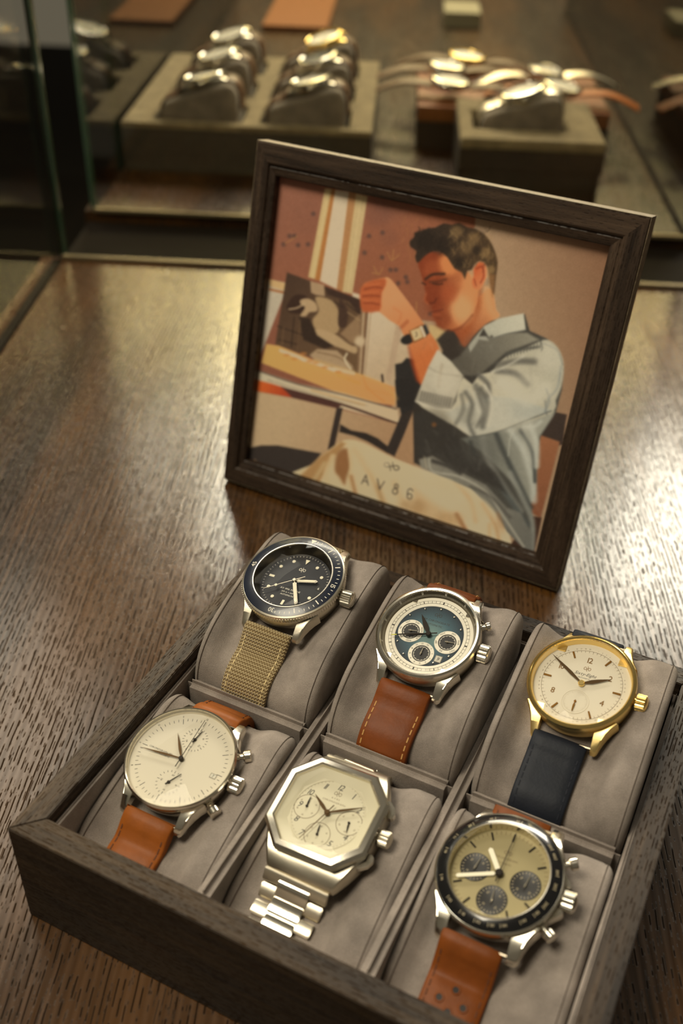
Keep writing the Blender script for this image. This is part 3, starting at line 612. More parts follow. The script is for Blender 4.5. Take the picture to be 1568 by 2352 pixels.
# --- octagon on bracelet
def octa():
    W = Watch((86.0, 51.7, 49), 11, -5, 'octagonal steel chronograph with ivory dial on a steel bracelet', PROF_F); D = -3.2
    def oc(x0, y0, cx_, cy_): return [(x0, -cy_), (x0, cy_), (cx_, y0), (-cx_, y0), (-x0, cy_), (-x0, -cy_), (-cx_, -y0), (cx_, -y0)]
    def ringm(a, b, c, d): return None
    o1, o2, o3, o4, o5 = oc(17.9, 17.1, 10.3, 9.2), oc(18.1, 17.3, 10.4, 9.3), oc(17.2, 16.4, 9.9, 8.8), oc(15.6, 14.9, 9.0, 8.0), oc(15.1, 14.4, 8.7, 7.7)
    mk = lambda o, z: [(x, y, z) for x, y in o]
    W.part('bezel', MB().loft([mk(o1, -3.4), mk(o2, -1.0), mk(o3, -.1), mk(o4, .1), mk(o5, -.5), mk(oc(14.9, 14.2, 8.6, 7.6), -1.6)], cap=False), 'steel', smooth=15)
    # tonneau case flowing into the bracelet
    rings = []
    for y, hw, z0, z1 in ((-21.5, 11.6, -9.6, -7.2), (-20.2, 12.4, -9.8, -6.0), (-16, 14.6, -10, -4.6), (-9, 17.6, -10, -3.3), (0, 18.2, -10, -3.2), (9, 17.6, -10, -3.3), (16, 14.6, -10, -4.6), (20.2, 12.4, -9.8, -6.0), (21.5, 11.6, -9.6, -7.2)):
        rings.append([(-hw, y, z0), (hw, y, z0), (hw, y, z1-.8), (hw-.8, y, z1), (-hw+.8, y, z1), (-hw, y, z1-.8)])
    W.part('case', MB().loft(rings), 'steel_brushed', smooth=40)
    W.part('rehaut', MB().loft([mk(oc(14.95, 14.25, 8.6, 7.6), -1.5), [(13.2*math.cos(a), 13.2*math.sin(a), D) for a in [math.atan2(y, x) for x, y in o5]]], cap=False), 'ivory_dial', smooth=60)
    W.part('dial', MB().disc(13.6, D), 'ivory_dial'); z = D+.03
    W.part('dial_ring', MB().lathe([(12.4, z), (12.3, z+.12), (12.0, z+.12), (11.9, z)], 72), 'ivory_dial')
    for n_ in range(1, 13):
        if n_ in (3, 6): continue
        a = R(n_*30); q = MB(); text(q, str(n_), 10.2*math.sin(a), 10.2*math.cos(a), 3.0, z, 0, .06, .25); W.part('hour_numeral', q, 'dark_print', smooth=0, recalc=False)
    p = MB(); [p.rect(0, 0, i*6, 11.5, 12.0 if i % 5 else 12.2, .1, z) for i in range(60)]; logo(p, 0, 7.7, 1.3, z, .15); text(p, 'AV86', 0, 5.9, .8, z, 0, .5); text(p, 'CHRONOGRAPH', 0, 4.6, .85, z, 0, .3)
    W.part('dial_print', p, 'brown_print', smooth=0, recalc=False)
    for cx, cy, ang in ((-7.6, -.1, 356), (7.9, -.3, 168), (.1, -7.7, 350)):
        q = MB(); q.ring(4.15, 4.32, z+.01, 48, cx, cy); [radial_text(q, s_, 360*i/6, 3.1, .75, z, cx, cy) for i, s_ in enumerate(('60', '10', '20', '30', '40', '50'))]
        sd = W.part('subdial', q, 'brown_print', smooth=0, recalc=False); W.hand('subdial_hand', LEAF(3.7, .5, .25), ang, z+.3, 'hand_dark', cx, cy, parent=sd); W.pinion(z, 'hand_dark', .42, .6, cx, cy, sd)
    W.hand('hour_hand', LEAF(8.4, 1.2, .4), 304, D+.7, 'hand_bronze'); W.hand('minute_hand', LEAF(12.6, .8, .4), 60, D+1.0, 'hand_bronze'); W.hand('second_hand', NEEDLE(12.2, 3.2, .16), 200, D+1.3, 'hand_bronze'); W.pinion(D+.3, 'hand_bronze', .95, 1.4)
    mkc = lambda k, zz: [(x*k, y*k, zz) for x, y in o5]
    W.part('crystal', MB().loft([mkc(1.0, -.45), mkc(1.0, .35), mkc(.93, .6), mkc(.5, .8)]), 'crystal', smooth=15)
    W.crown(18.2, 'steel_brushed', r=2.7, l=3.0, z=-5.6)
    for sg in (1, -1):
        rr = [(16.2, sg*6.2), (19.6, sg*6.8), (19.9, sg*8.5), (19.0, sg*10.6), (17.0, sg*12.2), (15.0, sg*12.8)]
        W.part('pusher', MB().prism(rr, -7.0, -4.2), 'steel', bevel=.4)
    # bracelet links along the cushion
    C = prof_curve(PROF_F); cyc = sum(q[0] for q in C)/len(C); czc = sum(q[1] for q in C)/len(C); inv = BOXM.inverted() @ W.mw
    mt = Matrix.Scale(1000, 4) @ W.toloc @ Matrix.Scale(.001, 4)
    for sgn, nl in ((-1, 11), (1, 7)):
        b = inv @ Vector((0, sgn*.0215, -.0085))*1000; b = (b.y, b.z); off = []
        for y, z_ in C: l = math.hypot(y-cyc, z_-czc); k = (l+1.9)/l; off.append((cyc+(y-cyc)*k, czc+(z_-czc)*k))
        cand = [q for q in off if (q[0]-b[0])*sgn > 4 or ((q[0]-cyc)*sgn > 0 and q[1] < b[1]-9)]
        cand.sort(key=lambda q: math.atan2(q[1]-czc, (q[0]-cyc)*sgn), reverse=True)
        cand = [q for q in cand if math.atan2(q[1]-czc, (q[0]-cyc)*sgn) < 1.5][::2]
        P_ = catmull([(y, z_, 0) for y, z_ in [b]+cand], 6); L = [0]
        for a_, c_ in zip(P_, P_[1:]): L.append(L[-1]+(c_-a_).length)
        def at(d):
            for i in range(len(L)-1):
                if L[i+1] >= d: return P_[i]+(P_[i+1]-P_[i])*((d-L[i])/max(1e-6, L[i+1]-L[i]))
            return P_[-1]
        for k in range(nl):
            d0 = k*2.9-.6; a_, c_ = at(max(0, d0)), at(d0+(5.2 if k % 2 else 2.9)); d = (c_-a_).normalized(); nrm = Vector((-d.y, d.x, 0))
            if nrm.x*(a_.x-cyc)+nrm.y*(a_.y-czc) < 0: nrm = -nrm
            hw = (11.2-.22*k) if k % 2 == 0 else (5.6-.1*k); lo, hi = (-1.5, .75) if k % 2 == 0 else (-1.3, 1.35)
            ln = 4.6 if k % 2 == 0 else 5.3; c0 = a_
            mb = MB(); pts = []
            for du, e_ in ((0, -.35), (.7, 0), (ln-.7, 0), (ln, -.35)):
                q0 = c0+d*du; pts.append([(W.P.x+sx*hw, *(q0+nrm*(lo if zz < 0 else hi+e_))[:2]) for sx, zz in ((-1, -1), (1, -1), (1, 1), (-1, 1))])
            mb.loft(pts); mb.xf(mt); W.part('outer_link' if k % 2 == 0 else 'centre_link', mb, 'steel_brushed' if k % 2 == 0 else 'steel', bevel=.25)
# --- panda
def panda():
    W = Watch((143, 54.8, 51), 10.5, -8.7, 'steel racing chronograph with black bezel, champagne dial and rally strap with holes', PROF_F); D = -3.2
    W.case(19.2, 'steel', -2.2); W.lugs(19.2, 9.9, 'steel', tip=22.8, w0=5.2, w1=3.2); W.crown(19.4, 'steel', r=3.0, l=3.4)
    for a in (58, 121): W.pusher(a, 19.6, 'steel', l=4.4, r=2.0)
    for sg in (1, -1): W.part('crown_guard', MB().prism([(17.5, sg*3.2), (21.2, sg*3.4), (20.8, sg*5.0), (16.5, sg*9.6)], -7.4, -3.6), 'steel', bevel=.5)
    bz = W.part('bezel', MB().lathe([(19.3, -2.6), (19.8, -1.9), (19.8, -1.2), (19.3, -.8), (19.1, -.9)], 96), 'steel')
    W.part('bezel_insert', MB().lathe([(19.15, -.85), (19.0, -.7), (16.0, .25), (15.8, .1)], 96), 'black_insert', bz)
    W.part('inner_ring', MB().lathe([(15.9, .1), (15.7, .5), (15.35, .45), (15.25, -.6), (15.1, D)], 96), 'steel', bz)
    p = MB(); TV = (500, 400, 300, 250, 200, 180, 160, 140, 130, 120, 110, 100, 90, 80, 75, 70, 65, 60)
    for v_ in TV:
        ang = 3600/v_*6 % 360; b0 = len(p.v); radial_text(p, str(v_), ang, 17.4, 1.15, 0); p.rect(0, 0, ang+4, 16.9, 18.0, .14, 0)
        for i in range(b0, len(p.v)): x, y, z = p.v[i]; p.v[i] = (x, y, -.68+(19.0-math.hypot(x, y))*.3167)
    W.part('tachymeter_scale', p, 'faint_print', bz, smooth=0, recalc=False)
    W.part('dial', MB().disc(15.3, D), 'champagne_dial'); z = D+.03
    p = MB(); [p.rect(0, 0, i*6, 13.4, 14.6, .14, z) for i in range(60) if i % 5]; text(p, 'CHRONOGRAPH', 0, 5.6, .95, z); text(p, 'AUTOMATIC', 0, 3.9, .75, z); logo(p, 0, 7.6, 1.2, z, .16)
    W.part('dial_print', p, 'brown_print', smooth=0, recalc=False)
    for h in range(12):
        if h in (3, 9, 6): continue
        a = R(h*30); d = (math.sin(a), math.cos(a)); q = (d[1], -d[0])
        W.part('hour_marker', MB().prism([(d[0]*r+q[0]*e_, d[1]*r+q[1]*e_) for r, e_ in ((11.6, -.28), (11.6, .28), (14.3, .28), (14.3, -.28))], z, z+.25), 'hand_dark')
    for cx, cy, ang in ((-7.8, -.2, 12), (8.4, -.5, 10), (.6, -8.4, 355)):
        sd = W.part('subdial', MB().lathe([(4.75, z), (4.65, z+.1), (4.5, z+.02), (.01, z+.02)], 56, cx, cy), 'black_sub')
        q = MB(); [q.rect(cx, cy, i*15, 3.6, 4.3, .16, z+.05) for i in range(24)]; [radial_text(q, s_, i*90+45, 2.7, .95, z+.05, cx, cy) for i, s_ in enumerate(('10', '20', '30', '60'))]; W.part('subdial_track', q, 'faint_print', sd, smooth=0, recalc=False)
        W.hand('subdial_hand', NEEDLE(3.2, .9, .2), ang, z+.35, 'hand_steel', cx, cy, parent=sd); W.pinion(z, 'hand_steel', .4, .5, cx, cy, sd)
    for nm, l, w_, ang, zz_ in (('hour_hand', 9.0, 1.5, 321, D+.7), ('minute_hand', 13.3, 1.2, 246, D+1.0)):
        h = W.hand(nm, BATON(l, w_, .6, 1.6), ang, zz_, 'lume')
    W.hand('second_hand', NEEDLE(14.2, 3.0, .18), 1.6, D+1.35, 'hand_dark'); W.pinion(D+.4, 'hand_dark', 1.25, 1.5)
    W.crystal(15.3, .3, .9, .3)
    W.straps(9.5, 9.2, 'amber_leather', 'thread_brown', (-20.8, -8.4), (20.8, -8.4), 36, 22, th=2.3,
             holes=((0, 16.6, True), (-3.7, 20, True), (3.7, 20, True), (0, 23.4, True)))
for fn in (diver, blue, gold, cream, octa, panda): fn()

# ------------------------------------------------------------------ picture frame
FY, FL_ = -.4608131, .2464628
FRM = Matrix.Translation((-.063939, .454941, .0024)) @ Matrix.Rotation(FY, 4, 'Z') @ Matrix.Rotation(math.pi/2-FL_, 4, 'X')
FW, FH = 186.35, 173.83
frame = empty('picture_frame', FRM); tag(frame, 'dark brown wooden picture frame leaning back with a printed photo of a seated man', 'picture frame')
BL_, BR_, BB_, BT_ = 10.6, 14.4, 13.4, 14.8
outer = [(0, 0), (FW, 0), (FW, FH), (0, FH)]; inner = [(BL_, BB_), (FW-BR_, BB_), (FW-BR_, FH-BT_), (BL_, FH-BT_)]
# rail section: fraction of the border from outer edge, depth
SEC = [(.02, -10), (.02, -.5), (.05, 0), (.60, 0), (.66, -.5), (.66, -1.3), (.70, -1.5), (.74, -1.2), (.96, -2.0), (1, -2.5), (1, -6.3), (.8, -6.3), (.8, -10)]
for k in range(4):
    a, b = k, (k+1) % 4; rings = []
    for c_ in (a, b): rings.append([(outer[c_][0]+(inner[c_][0]-outer[c_][0])*f, outer[c_][1]+(inner[c_][1]-outer[c_][1])*f, z) for f, z in SEC])
    MB().loft(rings).build('frame_rail', 'frame_wood_x' if k in (0, 2) else 'frame_wood_y', frame, smooth=0)
for k in range(4):      # added strips, coloured pale so the rails' outer edges look lit
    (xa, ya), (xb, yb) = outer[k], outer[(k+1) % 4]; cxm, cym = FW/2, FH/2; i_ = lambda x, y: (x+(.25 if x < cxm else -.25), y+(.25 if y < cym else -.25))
    MB().loft([[(xa, ya, -10), (xa, ya, -.15), (*i_(xa, ya), -.15), (*i_(xa, ya), -10)], [(xb, yb, -10), (xb, yb, -.15), (*i_(xb, yb), -.15), (*i_(xb, yb), -10)]]).build('edge_highlight', 'edge_highlight_wood', frame, smooth=0)
MB().box(8, FW-10, 9, FH-10, -9.6, -7.4).build('back_board', 'channel', frame)
# easel strut behind
s0 = FRM.inverted() @ Vector((0, 0, 0))
foot_w = FRM @ Vector((.093, .0, -.010)); 
top = Vector((93, 120, -9.8)); fw_ = Vector((-.063939, .454941, 0)) + Matrix.Rotation(FY, 4, 'Z') @ Vector((.093, .075, 0)); ft = FRM.inverted() @ Vector((fw_.x, fw_.y, .0012)); ft = Vector((ft.x*1000, ft.y*1000, ft.z*1000))
MB().loft([[(top.x-14, top.y, top.z), (top.x+14, top.y, top.z), (top.x+14, top.y-2.5, top.z-1), (top.x-14, top.y-2.5, top.z-1)], [(ft.x-20, ft.y+.6, ft.z), (ft.x+20, ft.y+.6, ft.z), (ft.x+20, ft.y-.6, ft.z), (ft.x-20, ft.y-.6, ft.z)]]).build('easel_strut', 'channel', frame)
# the print: a fine sheet whose vertices carry the printed colours
GX0, GX1, GY0, GY1, NX, NY = 8.6, 174.0, 9.0, 161.0, 540, 500
gx, gy = np.meshgrid(np.linspace(GX0, GX1, NX), np.linspace(GY0, GY1, NY)); gx = gx.ravel(); gy = gy.ravel()
HM = (3.2574735, 0.01526369, 527.81631789, 0.51195518, -4.67240608, 1092.29467911, -0.00063125, -0.00072531)
den = HM[6]*gx+HM[7]*gy+1; PX = (HM[0]*gx+HM[1]*gy+HM[2])/den; PY = (HM[3]*gx+HM[4]*gy+HM[5])/den    # image pixel coordinates of the print's vertices, mapped by the fitted camera's homography
IMG = np.zeros((NX*NY, 3)); C5 = (500, 300, .3508); C6 = (900, 450, .4082); C7 = (500, 850, .3827); C8 = (950, 850, .3942); C0 = (0, 0, 1); CB = (560, 400, .5485)
def P_(c, pts): return [(c[0]+c[2]*x, c[1]+c[2]*y) for x, y in pts]
def dist_poly(px, py, pts, closed=True):
    d = np.full(px.shape, 1e9); ins = np.zeros(px.shape, bool); n = len(pts)
    for i in range(n if closed else n-1):
        x0, y0 = pts[i]; x1, y1 = pts[(i+1) % n]; dx, dy = x1-x0, y1-y0; l2 = dx*dx+dy*dy+1e-9
        tt = np.clip(((px-x0)*dx+(py-y0)*dy)/l2, 0, 1); d = np.minimum(d, (px-x0-tt*dx)**2+(py-y0-tt*dy)**2)
        if closed:
            c = ((y0 > py) != (y1 > py)); xi = x0+(py-y0)*dx/(dy if abs(dy) > 1e-9 else 1e-9); ins ^= c & (px < xi)
    d = np.sqrt(d); return np.where(ins, -d, d) if closed else d
def smooth_pts(pts, n): return [(p.x, p.y) for p in catmull([(a, b, 0) for a, b in pts], n, True)]
def paint(mask, sel, col, col2, g, al):
    if col2 is not None:
        (x0, y0), (x1, y1) = g; dx, dy = x1-x0, y1-y0; tt = np.clip(((PX[sel]-x0)*dx+(PY[sel]-y0)*dy)/(dx*dx+dy*dy), 0, 1)[:, None]; cc = np.array(col)*(1-tt)+np.array(col2)*tt
    else: cc = np.array(col)[None, :]
    m = (mask*al)[:, None]; IMG[sel] = IMG[sel]*(1-m)+cc*m
def poly(c, pts, col, blur=1.6, al=1.0, col2=None, g=None, sm=0):
    pts = P_(c, pts); pts = smooth_pts(pts, sm) if sm else pts; xs = [p[0] for p in pts]; ys = [p[1] for p in pts]; b = blur+2
    sel = np.where((PX > min(xs)-b) & (PX < max(xs)+b) & (PY > min(ys)-b) & (PY < max(ys)+b))[0]
    if len(sel) == 0: return
    sd = dist_poly(PX[sel], PY[sel], pts); u = np.clip(.5-sd/(2*blur), 0, 1); paint(u*u*(3-2*u), sel, col, col2, P_(c, g) if g else None, al)
def line(c, pts, wd, col, blur=1.5, al=1.0, sm=4):
    pts = P_(c, pts); pts = [(p.x, p.y) for p in catmull([(a, b, 0) for a, b in pts], sm)] if len(pts) > 2 else pts
    xs = [p[0] for p in pts]; ys = [p[1] for p in pts]; b = blur+wd+2
    sel = np.where((PX > min(xs)-b) & (PX < max(xs)+b) & (PY > min(ys)-b) & (PY < max(ys)+b))[0]
    if len(sel) == 0: return
    d = dist_poly(PX[sel], PY[sel], pts, False); u = np.clip(.5-(d-wd/2)/(2*blur), 0, 1); paint(u*u*(3-2*u), sel, col, None, None, al)
def blob(c, x, y, r, col, al=1.0, ry=None, clip=None):
    (x, y), = P_(c, [(x, y)]); r *= c[2]; ry = r if ry is None else ry*c[2]; sel = np.where((abs(PX-x) < r*1.6) & (abs(PY-y) < ry*1.6))[0]
    if len(sel) == 0: return
    q = np.hypot((PX[sel]-x)/r, (PY[sel]-y)/ry); u = np.clip((1.5-q), 0, 1)
    if clip is not None: u = u*np.clip(-dist_poly(PX[sel], PY[sel], clip)/4, 0, 1)
    paint(u*u*(3-2*u), sel, col, None, None, al)
# walls
poly(C0, [(500, 300), (1600, 300), (1600, 1400), (500, 1400)], (142, 90, 70), 1)
poly(C0, [(900, 380), (1600, 380), (1600, 1400), (900, 1400)], (176, 146, 116), 1, 1, (140, 102, 76), ((1130, 700), (1400, 640)))
poly(C0, [(560, 380), (1098, 380), (1090, 520), (1000, 700), (1010, 740), (560, 690)], (146, 96, 76), 1.5, 1, (150, 92, 66), ((700, 420), (900, 640)))
for x, y, r, a_ in ((1050, 540, 90, .35), (1120, 700, 60, .2), (600, 560, 120, .12), (1150, 460, 120, .25)): blob(C5, x, y, r, (112, 76, 66), a_)
for x, y in ((1078, 668), (1075, 830), (1130, 912), (1165, 912), (590, 745), (525, 750), (470, 690), (430, 745), (625, 545), (960, 800), (990, 690), (1180, 1000), (1240, 990), (1390, 1200), (1230, 960), (500, 690)): blob(C5, x, y, 15, (88, 66, 60), .75)
for k in range(26):
    x = 1230+random.uniform(-20, 40)+k % 3*60; y = 560+k*12; line(C5, [(x, y), (x+random.uniform(-14, 14), y+26)], 1.4, (178, 128, 74), 1, .45)
for pts in (((1150, 780), (1140, 850), (1110, 800)), ((1020, 890), (1050, 940), (1080, 900)), ((1300, 1120), (1300, 1190)), ((1010, 930), (1060, 940)), ((440, 740), (520, 690)), ((1140, 850), (1190, 810))): line(C5, pts, 2.2, (178, 130, 78), 1.2, .7)
# door frame stripes
for pts, col in (([(700, 378), (752, 384), (645, 975), (592, 960)], (205, 178, 128)), ([(745, 384), (772, 388), (672, 985), (635, 975)], (178, 118, 66)), ([(768, 388), (868, 400), (782, 1040), (668, 985)], (212, 192, 164)),
                 ([(858, 400), (912, 410), (830, 1062), (778, 1035)], (178, 128, 84)), ([(905, 410), (980, 430), (880, 1070), (815, 1055)], (202, 176, 130))): poly(C5, pts, col, 2.2)
line(C5, [(725, 384), (618, 965)], 1.6, (232, 210, 160), 1.2, .7); line(C5, [(940, 420), (850, 1060)], 1.6, (226, 204, 158), 1.2, .6)
# lower pale wall, shelf and boards
poly(C5, [(330, 975), (440, 995), (440, 1060), (300, 1420), (270, 1480), (200, 1500)], (196, 182, 160), 2)
poly(C5, [(330, 970), (445, 1000), (445, 1050), (340, 1020)], (208, 172, 122), 1.6); line(C5, [(340, 1040), (440, 1062)], 5, (168, 104, 62), 2)
poly(C5, [(880, 1060), (960, 1080), (1240, 1330), (1420, 1300), (1500, 1290), (1450, 1480), (1200, 1750), (900, 1640)], (214, 194, 166), 2.5, 1, (198, 172, 140), ((950, 1200), (1150, 1600)))
poly(C5, [(1380, 1270), (1510, 1300), (1460, 1420), (1390, 1370)], (202, 172, 122), 2); line(C5, [(1000, 1200), (960, 1620)], 3, (160, 130, 98), 2, .6)
poly(C5, [(1180, 1180), (1230, 1200), (1130, 1640), (1100, 1630)], (188, 160, 132), 3, .8)
# sepia picture
poly(C5, [(452, 928), (945, 1110), (915, 1595), (375, 1400)], (78, 58, 46), 1.8, 1, (112, 86, 62), ((450, 1000), (900, 1500)))
poly(C5, [(605, 985), (695, 1010), (700, 1085), (640, 1075), (610, 1060)], (176, 146, 114), 1.8)
poly(C5, [(700, 1020), (940, 1110), (930, 1210), (860, 1120), (720, 1075)], (66, 48, 40), 2)
poly(C5, [(450, 1150), (500, 1080), (570, 1080), (590, 1110), (600, 1180), (550, 1200), (470, 1190)], (62, 44, 36), 2, sm=4)
poly(C5, [(540, 1110), (590, 1100), (640, 1130), (650, 1180), (600, 1190), (575, 1215), (540, 1210), (570, 1160), (545, 1140)], (186, 156, 120), 2, sm=4)
line(C5, [(465, 1170), (520, 1160), (570, 1130)], 3, (200, 172, 136), 1.4)
poly(C5, [(640, 1090), (740, 1110), (790, 1180), (800, 1260), (770, 1330), (650, 1310), (620, 1240), (660, 1180)], (176, 146, 108), 3, sm=4)
poly(C5, [(640, 1300), (760, 1330), (860, 1400), (910, 1420), (900, 1460), (820, 1430), (660, 1370)], (188, 158, 120), 2.5, sm=4)
poly(C5, [(800, 1100), (850, 1180), (840, 1280), (790, 1280), (790, 1180)], (74, 54, 44), 2.5, sm=4); poly(C5, [(530, 1220), (600, 1230), (650, 1340), (760, 1410), (700, 1430), (560, 1370)], (58, 44, 36), 2.5)
poly(C5, [(850, 1280), (930, 1200), (930, 1400), (870, 1390), (800, 1330)], (150, 120, 90), 3)
for pts in (((840, 1130), (900, 1180), (950, 1200)), ((500, 1220), (480, 1420)), ((390, 1280), (560, 1340)), ((400, 1370), (520, 1400)), ((760, 1120), (820, 1160))): line(C5, pts, 2.4, (48, 36, 30), 1.5, .8)
line(C5, [(430, 1290), (420, 1400)], 3, (120, 92, 66), 2, .7); line(C5, [(540, 1240), (520, 1440)], 2.5, (118, 90, 64), 2, .6); line(C5, [(850, 1190), (940, 1250)], 2.5, (170, 140, 104), 1.5, .8)
poly(C5, [(945, 1110), (985, 1180), (950, 1600), (915, 1595)], (140, 108, 80), 1.5); line(C5, [(955, 1180), (930, 1590)], 2.2, (222, 200, 166), 1.2); line(C5, [(978, 1190), (945, 1600)], 1.8, (92, 66, 50), 1.2)
blob(C5, 930, 1380, 34, (208, 184, 150))
# table with papers
poly(C5, [(318, 1398), (400, 1410), (620, 1500), (920, 1592), (1160, 1680), (1160, 1800), (900, 1760), (285, 1520)], (222, 178, 104), 2, 1, (226, 166, 106), ((320, 1420), (1100, 1720)))
poly(C5, [(600, 1470), (650, 1430), (780, 1440), (880, 1540), (900, 1590), (760, 1560), (640, 1510)], (178, 150, 118), 2); line(C5, [(650, 1450), (800, 1490), (900, 1580)], 3, (120, 92, 66), 1.5, .7)
for pts in (((410, 1440), (520, 1480), (560, 1500)), ((560, 1500), (660, 1530), (760, 1570)), ((760, 1560), (890, 1590))): line(C5, pts, 7, (226, 206, 176), 2)
for x, y in ((450, 1470), (500, 1495), (600, 1510), (560, 1460), (700, 1550), (790, 1580), (640, 1520)): blob(C5, x, y, 22, (196, 128, 66), .7, 9)
line(C5, [(845, 1460), (830, 1500), (870, 1560)], 4, (222, 204, 172), 1.4); line(C7, [(870, 30), (900, 110), (1000, 190)], 2.2, (208, 134, 72), 1.5, .8)
line(C7, [(985, 30), (990, 70)], 4.5, (58, 46, 40), 1.2); line(C7, [(720, 30), (850, 80)], 5, (206, 150, 70), 3, .5); line(C7, [(880, 110), (1040, 150)], 3, (214, 150, 86), 3, .6)
poly(C7, [(240, 0), (480, 80), (760, 140), (1075, 232), (1090, 320), (1000, 300), (700, 220), (420, 130), (240, 70)], (206, 192, 164), 2, 1, (222, 196, 160), ((300, 40), (1000, 270)))
line(C7, [(245, 5), (480, 85), (760, 150), (1070, 235)], 3, (84, 68, 60), 1.4, .9); line(C7, [(300, 60), (600, 150), (900, 215)], 3.5, (170, 152, 128), 2, .7); line(C7, [(560, 120), (880, 210)], 3, (196, 150, 92), 2, .7)
line(C7, [(420, 120), (740, 205), (1085, 325)], 5, (70, 46, 40), 1.6)
poly(C7, [(238, 60), (330, 84), (410, 110), (450, 165), (232, 128)], (216, 104, 48), 2.2, 1, (176, 66, 40), ((250, 90), (440, 140))); poly(C7, [(380, 100), (560, 150), (740, 212), (720, 232), (450, 168)], (84, 54, 48), 1.8)
# wall below the table, stool, chair
poly(C7, [(232, 128), (450, 168), (720, 232), (1085, 325), (1200, 200), (1180, 600), (1040, 560), (180, 600), (190, 460)], (198, 170, 134), 1.8, 1, (176, 138, 104), ((400, 250), (1100, 450)))
poly(C7, [(170, 470), (260, 452), (360, 452), (620, 500), (560, 590), (470, 660), (280, 590), (160, 570)], (60, 52, 48), 1.8); poly(C7, [(218, 535), (284, 584), (216, 566)], (190, 150, 106), 1.4)
poly(C7, [(712, 228), (750, 226), (700, 460), (658, 480)], (60, 50, 46), 1.5); poly(C7, [(735, 325), (800, 362), (890, 378), (960, 410), (1035, 470), (1020, 500), (900, 430), (820, 396), (728, 372)], (54, 46, 42), 1.6)
poly(C7, [(1115, 232), (1185, 212), (1120, 380), (1060, 520), (1005, 490)], (58, 50, 46), 1.6)
poly(C5, [(1160, 1530), (1205, 1520), (1235, 1488), (1290, 1500), (1420, 1560), (1330, 1800), (1200, 1860), (1165, 1700)], (50, 46, 44), 2); poly(C7, [(1062, 60), (1200, 40), (1195, 205), (1075, 228)], (48, 44, 42), 2)
poly(C6, [(900, 1215), (980, 1230), (960, 1400), (800, 1420)], (62, 50, 44), 2); poly(C8, [(800, 240), (892, 262), (850, 418), (740, 385)], (66, 54, 48), 2); poly(C8, [(740, 380), (850, 418), (740, 860), (600, 800)], (158, 104, 72), 2, 1, (140, 88, 62), ((780, 420), (720, 840))); poly(C8, [(690, 850), (745, 860), (700, 1080), (560, 1020)], (70, 48, 38), 2)
# trousers
TRO = [(470, 655), (560, 570), (640, 500), (720, 440), (780, 418), (860, 432), (960, 480), (1060, 530), (1240, 600), (1400, 650), (1568, 740), (1700, 860), (1760, 1050), (1700, 1100), (1100, 900)]
poly(C7, TRO, (222, 202, 162), 2, 1, (236, 218, 180), ((700, 700), (1300, 750)), sm=3)
poly(C7, [(470, 655), (600, 530), (740, 430), (770, 440), (700, 520), (600, 690)], (176, 132, 84), 5, .9); line(C7, [(640, 560), (590, 640), (560, 680)], 9, (206, 180, 134), 5, .7); line(C7, [(690, 520), (650, 620), (660, 690)], 12, (222, 198, 154), 5, .8)
poly(C7, [(715, 500), (775, 470), (800, 560), (775, 640), (760, 690), (725, 640), (700, 600)], (142, 92, 54), 6, .85, sm=3); line(C7, [(790, 490), (800, 600), (780, 730)], 8, (224, 200, 156), 4, .8)
line(C7, [(800, 640), (830, 760)], 9, (166, 116, 72), 6, .8); line(C7, [(820, 480), (900, 600), (960, 720), (1010, 850)], 10, (192, 158, 112), 8, .7); line(C7, [(880, 560), (960, 640), (1060, 760)], 9, (232, 210, 168), 7, .5)
line(C7, [(960, 700), (1000, 800), (1090, 860)], 12, (178, 138, 92), 8, .55); line(C7, [(1060, 680), (1120, 800), (1250, 860)], 12, (198, 164, 118), 10, .5)
poly(C8, [(0, 690), (120, 780), (260, 860), (300, 940), (180, 920), (0, 860)], (196, 158, 112), 12, .6); line(C8, [(240, 650), (330, 760), (360, 880)], 8, (188, 146, 98), 7, .6); line(C8, [(400, 780), (470, 900), (500, 1010)], 8, (184, 140, 92), 6, .7); line(C8, [(250, 840), (300, 930)], 10, (150, 96, 58), 6, .8); line(C8, [(440, 900), (440, 990)], 7, (200, 164, 116), 5, .7)
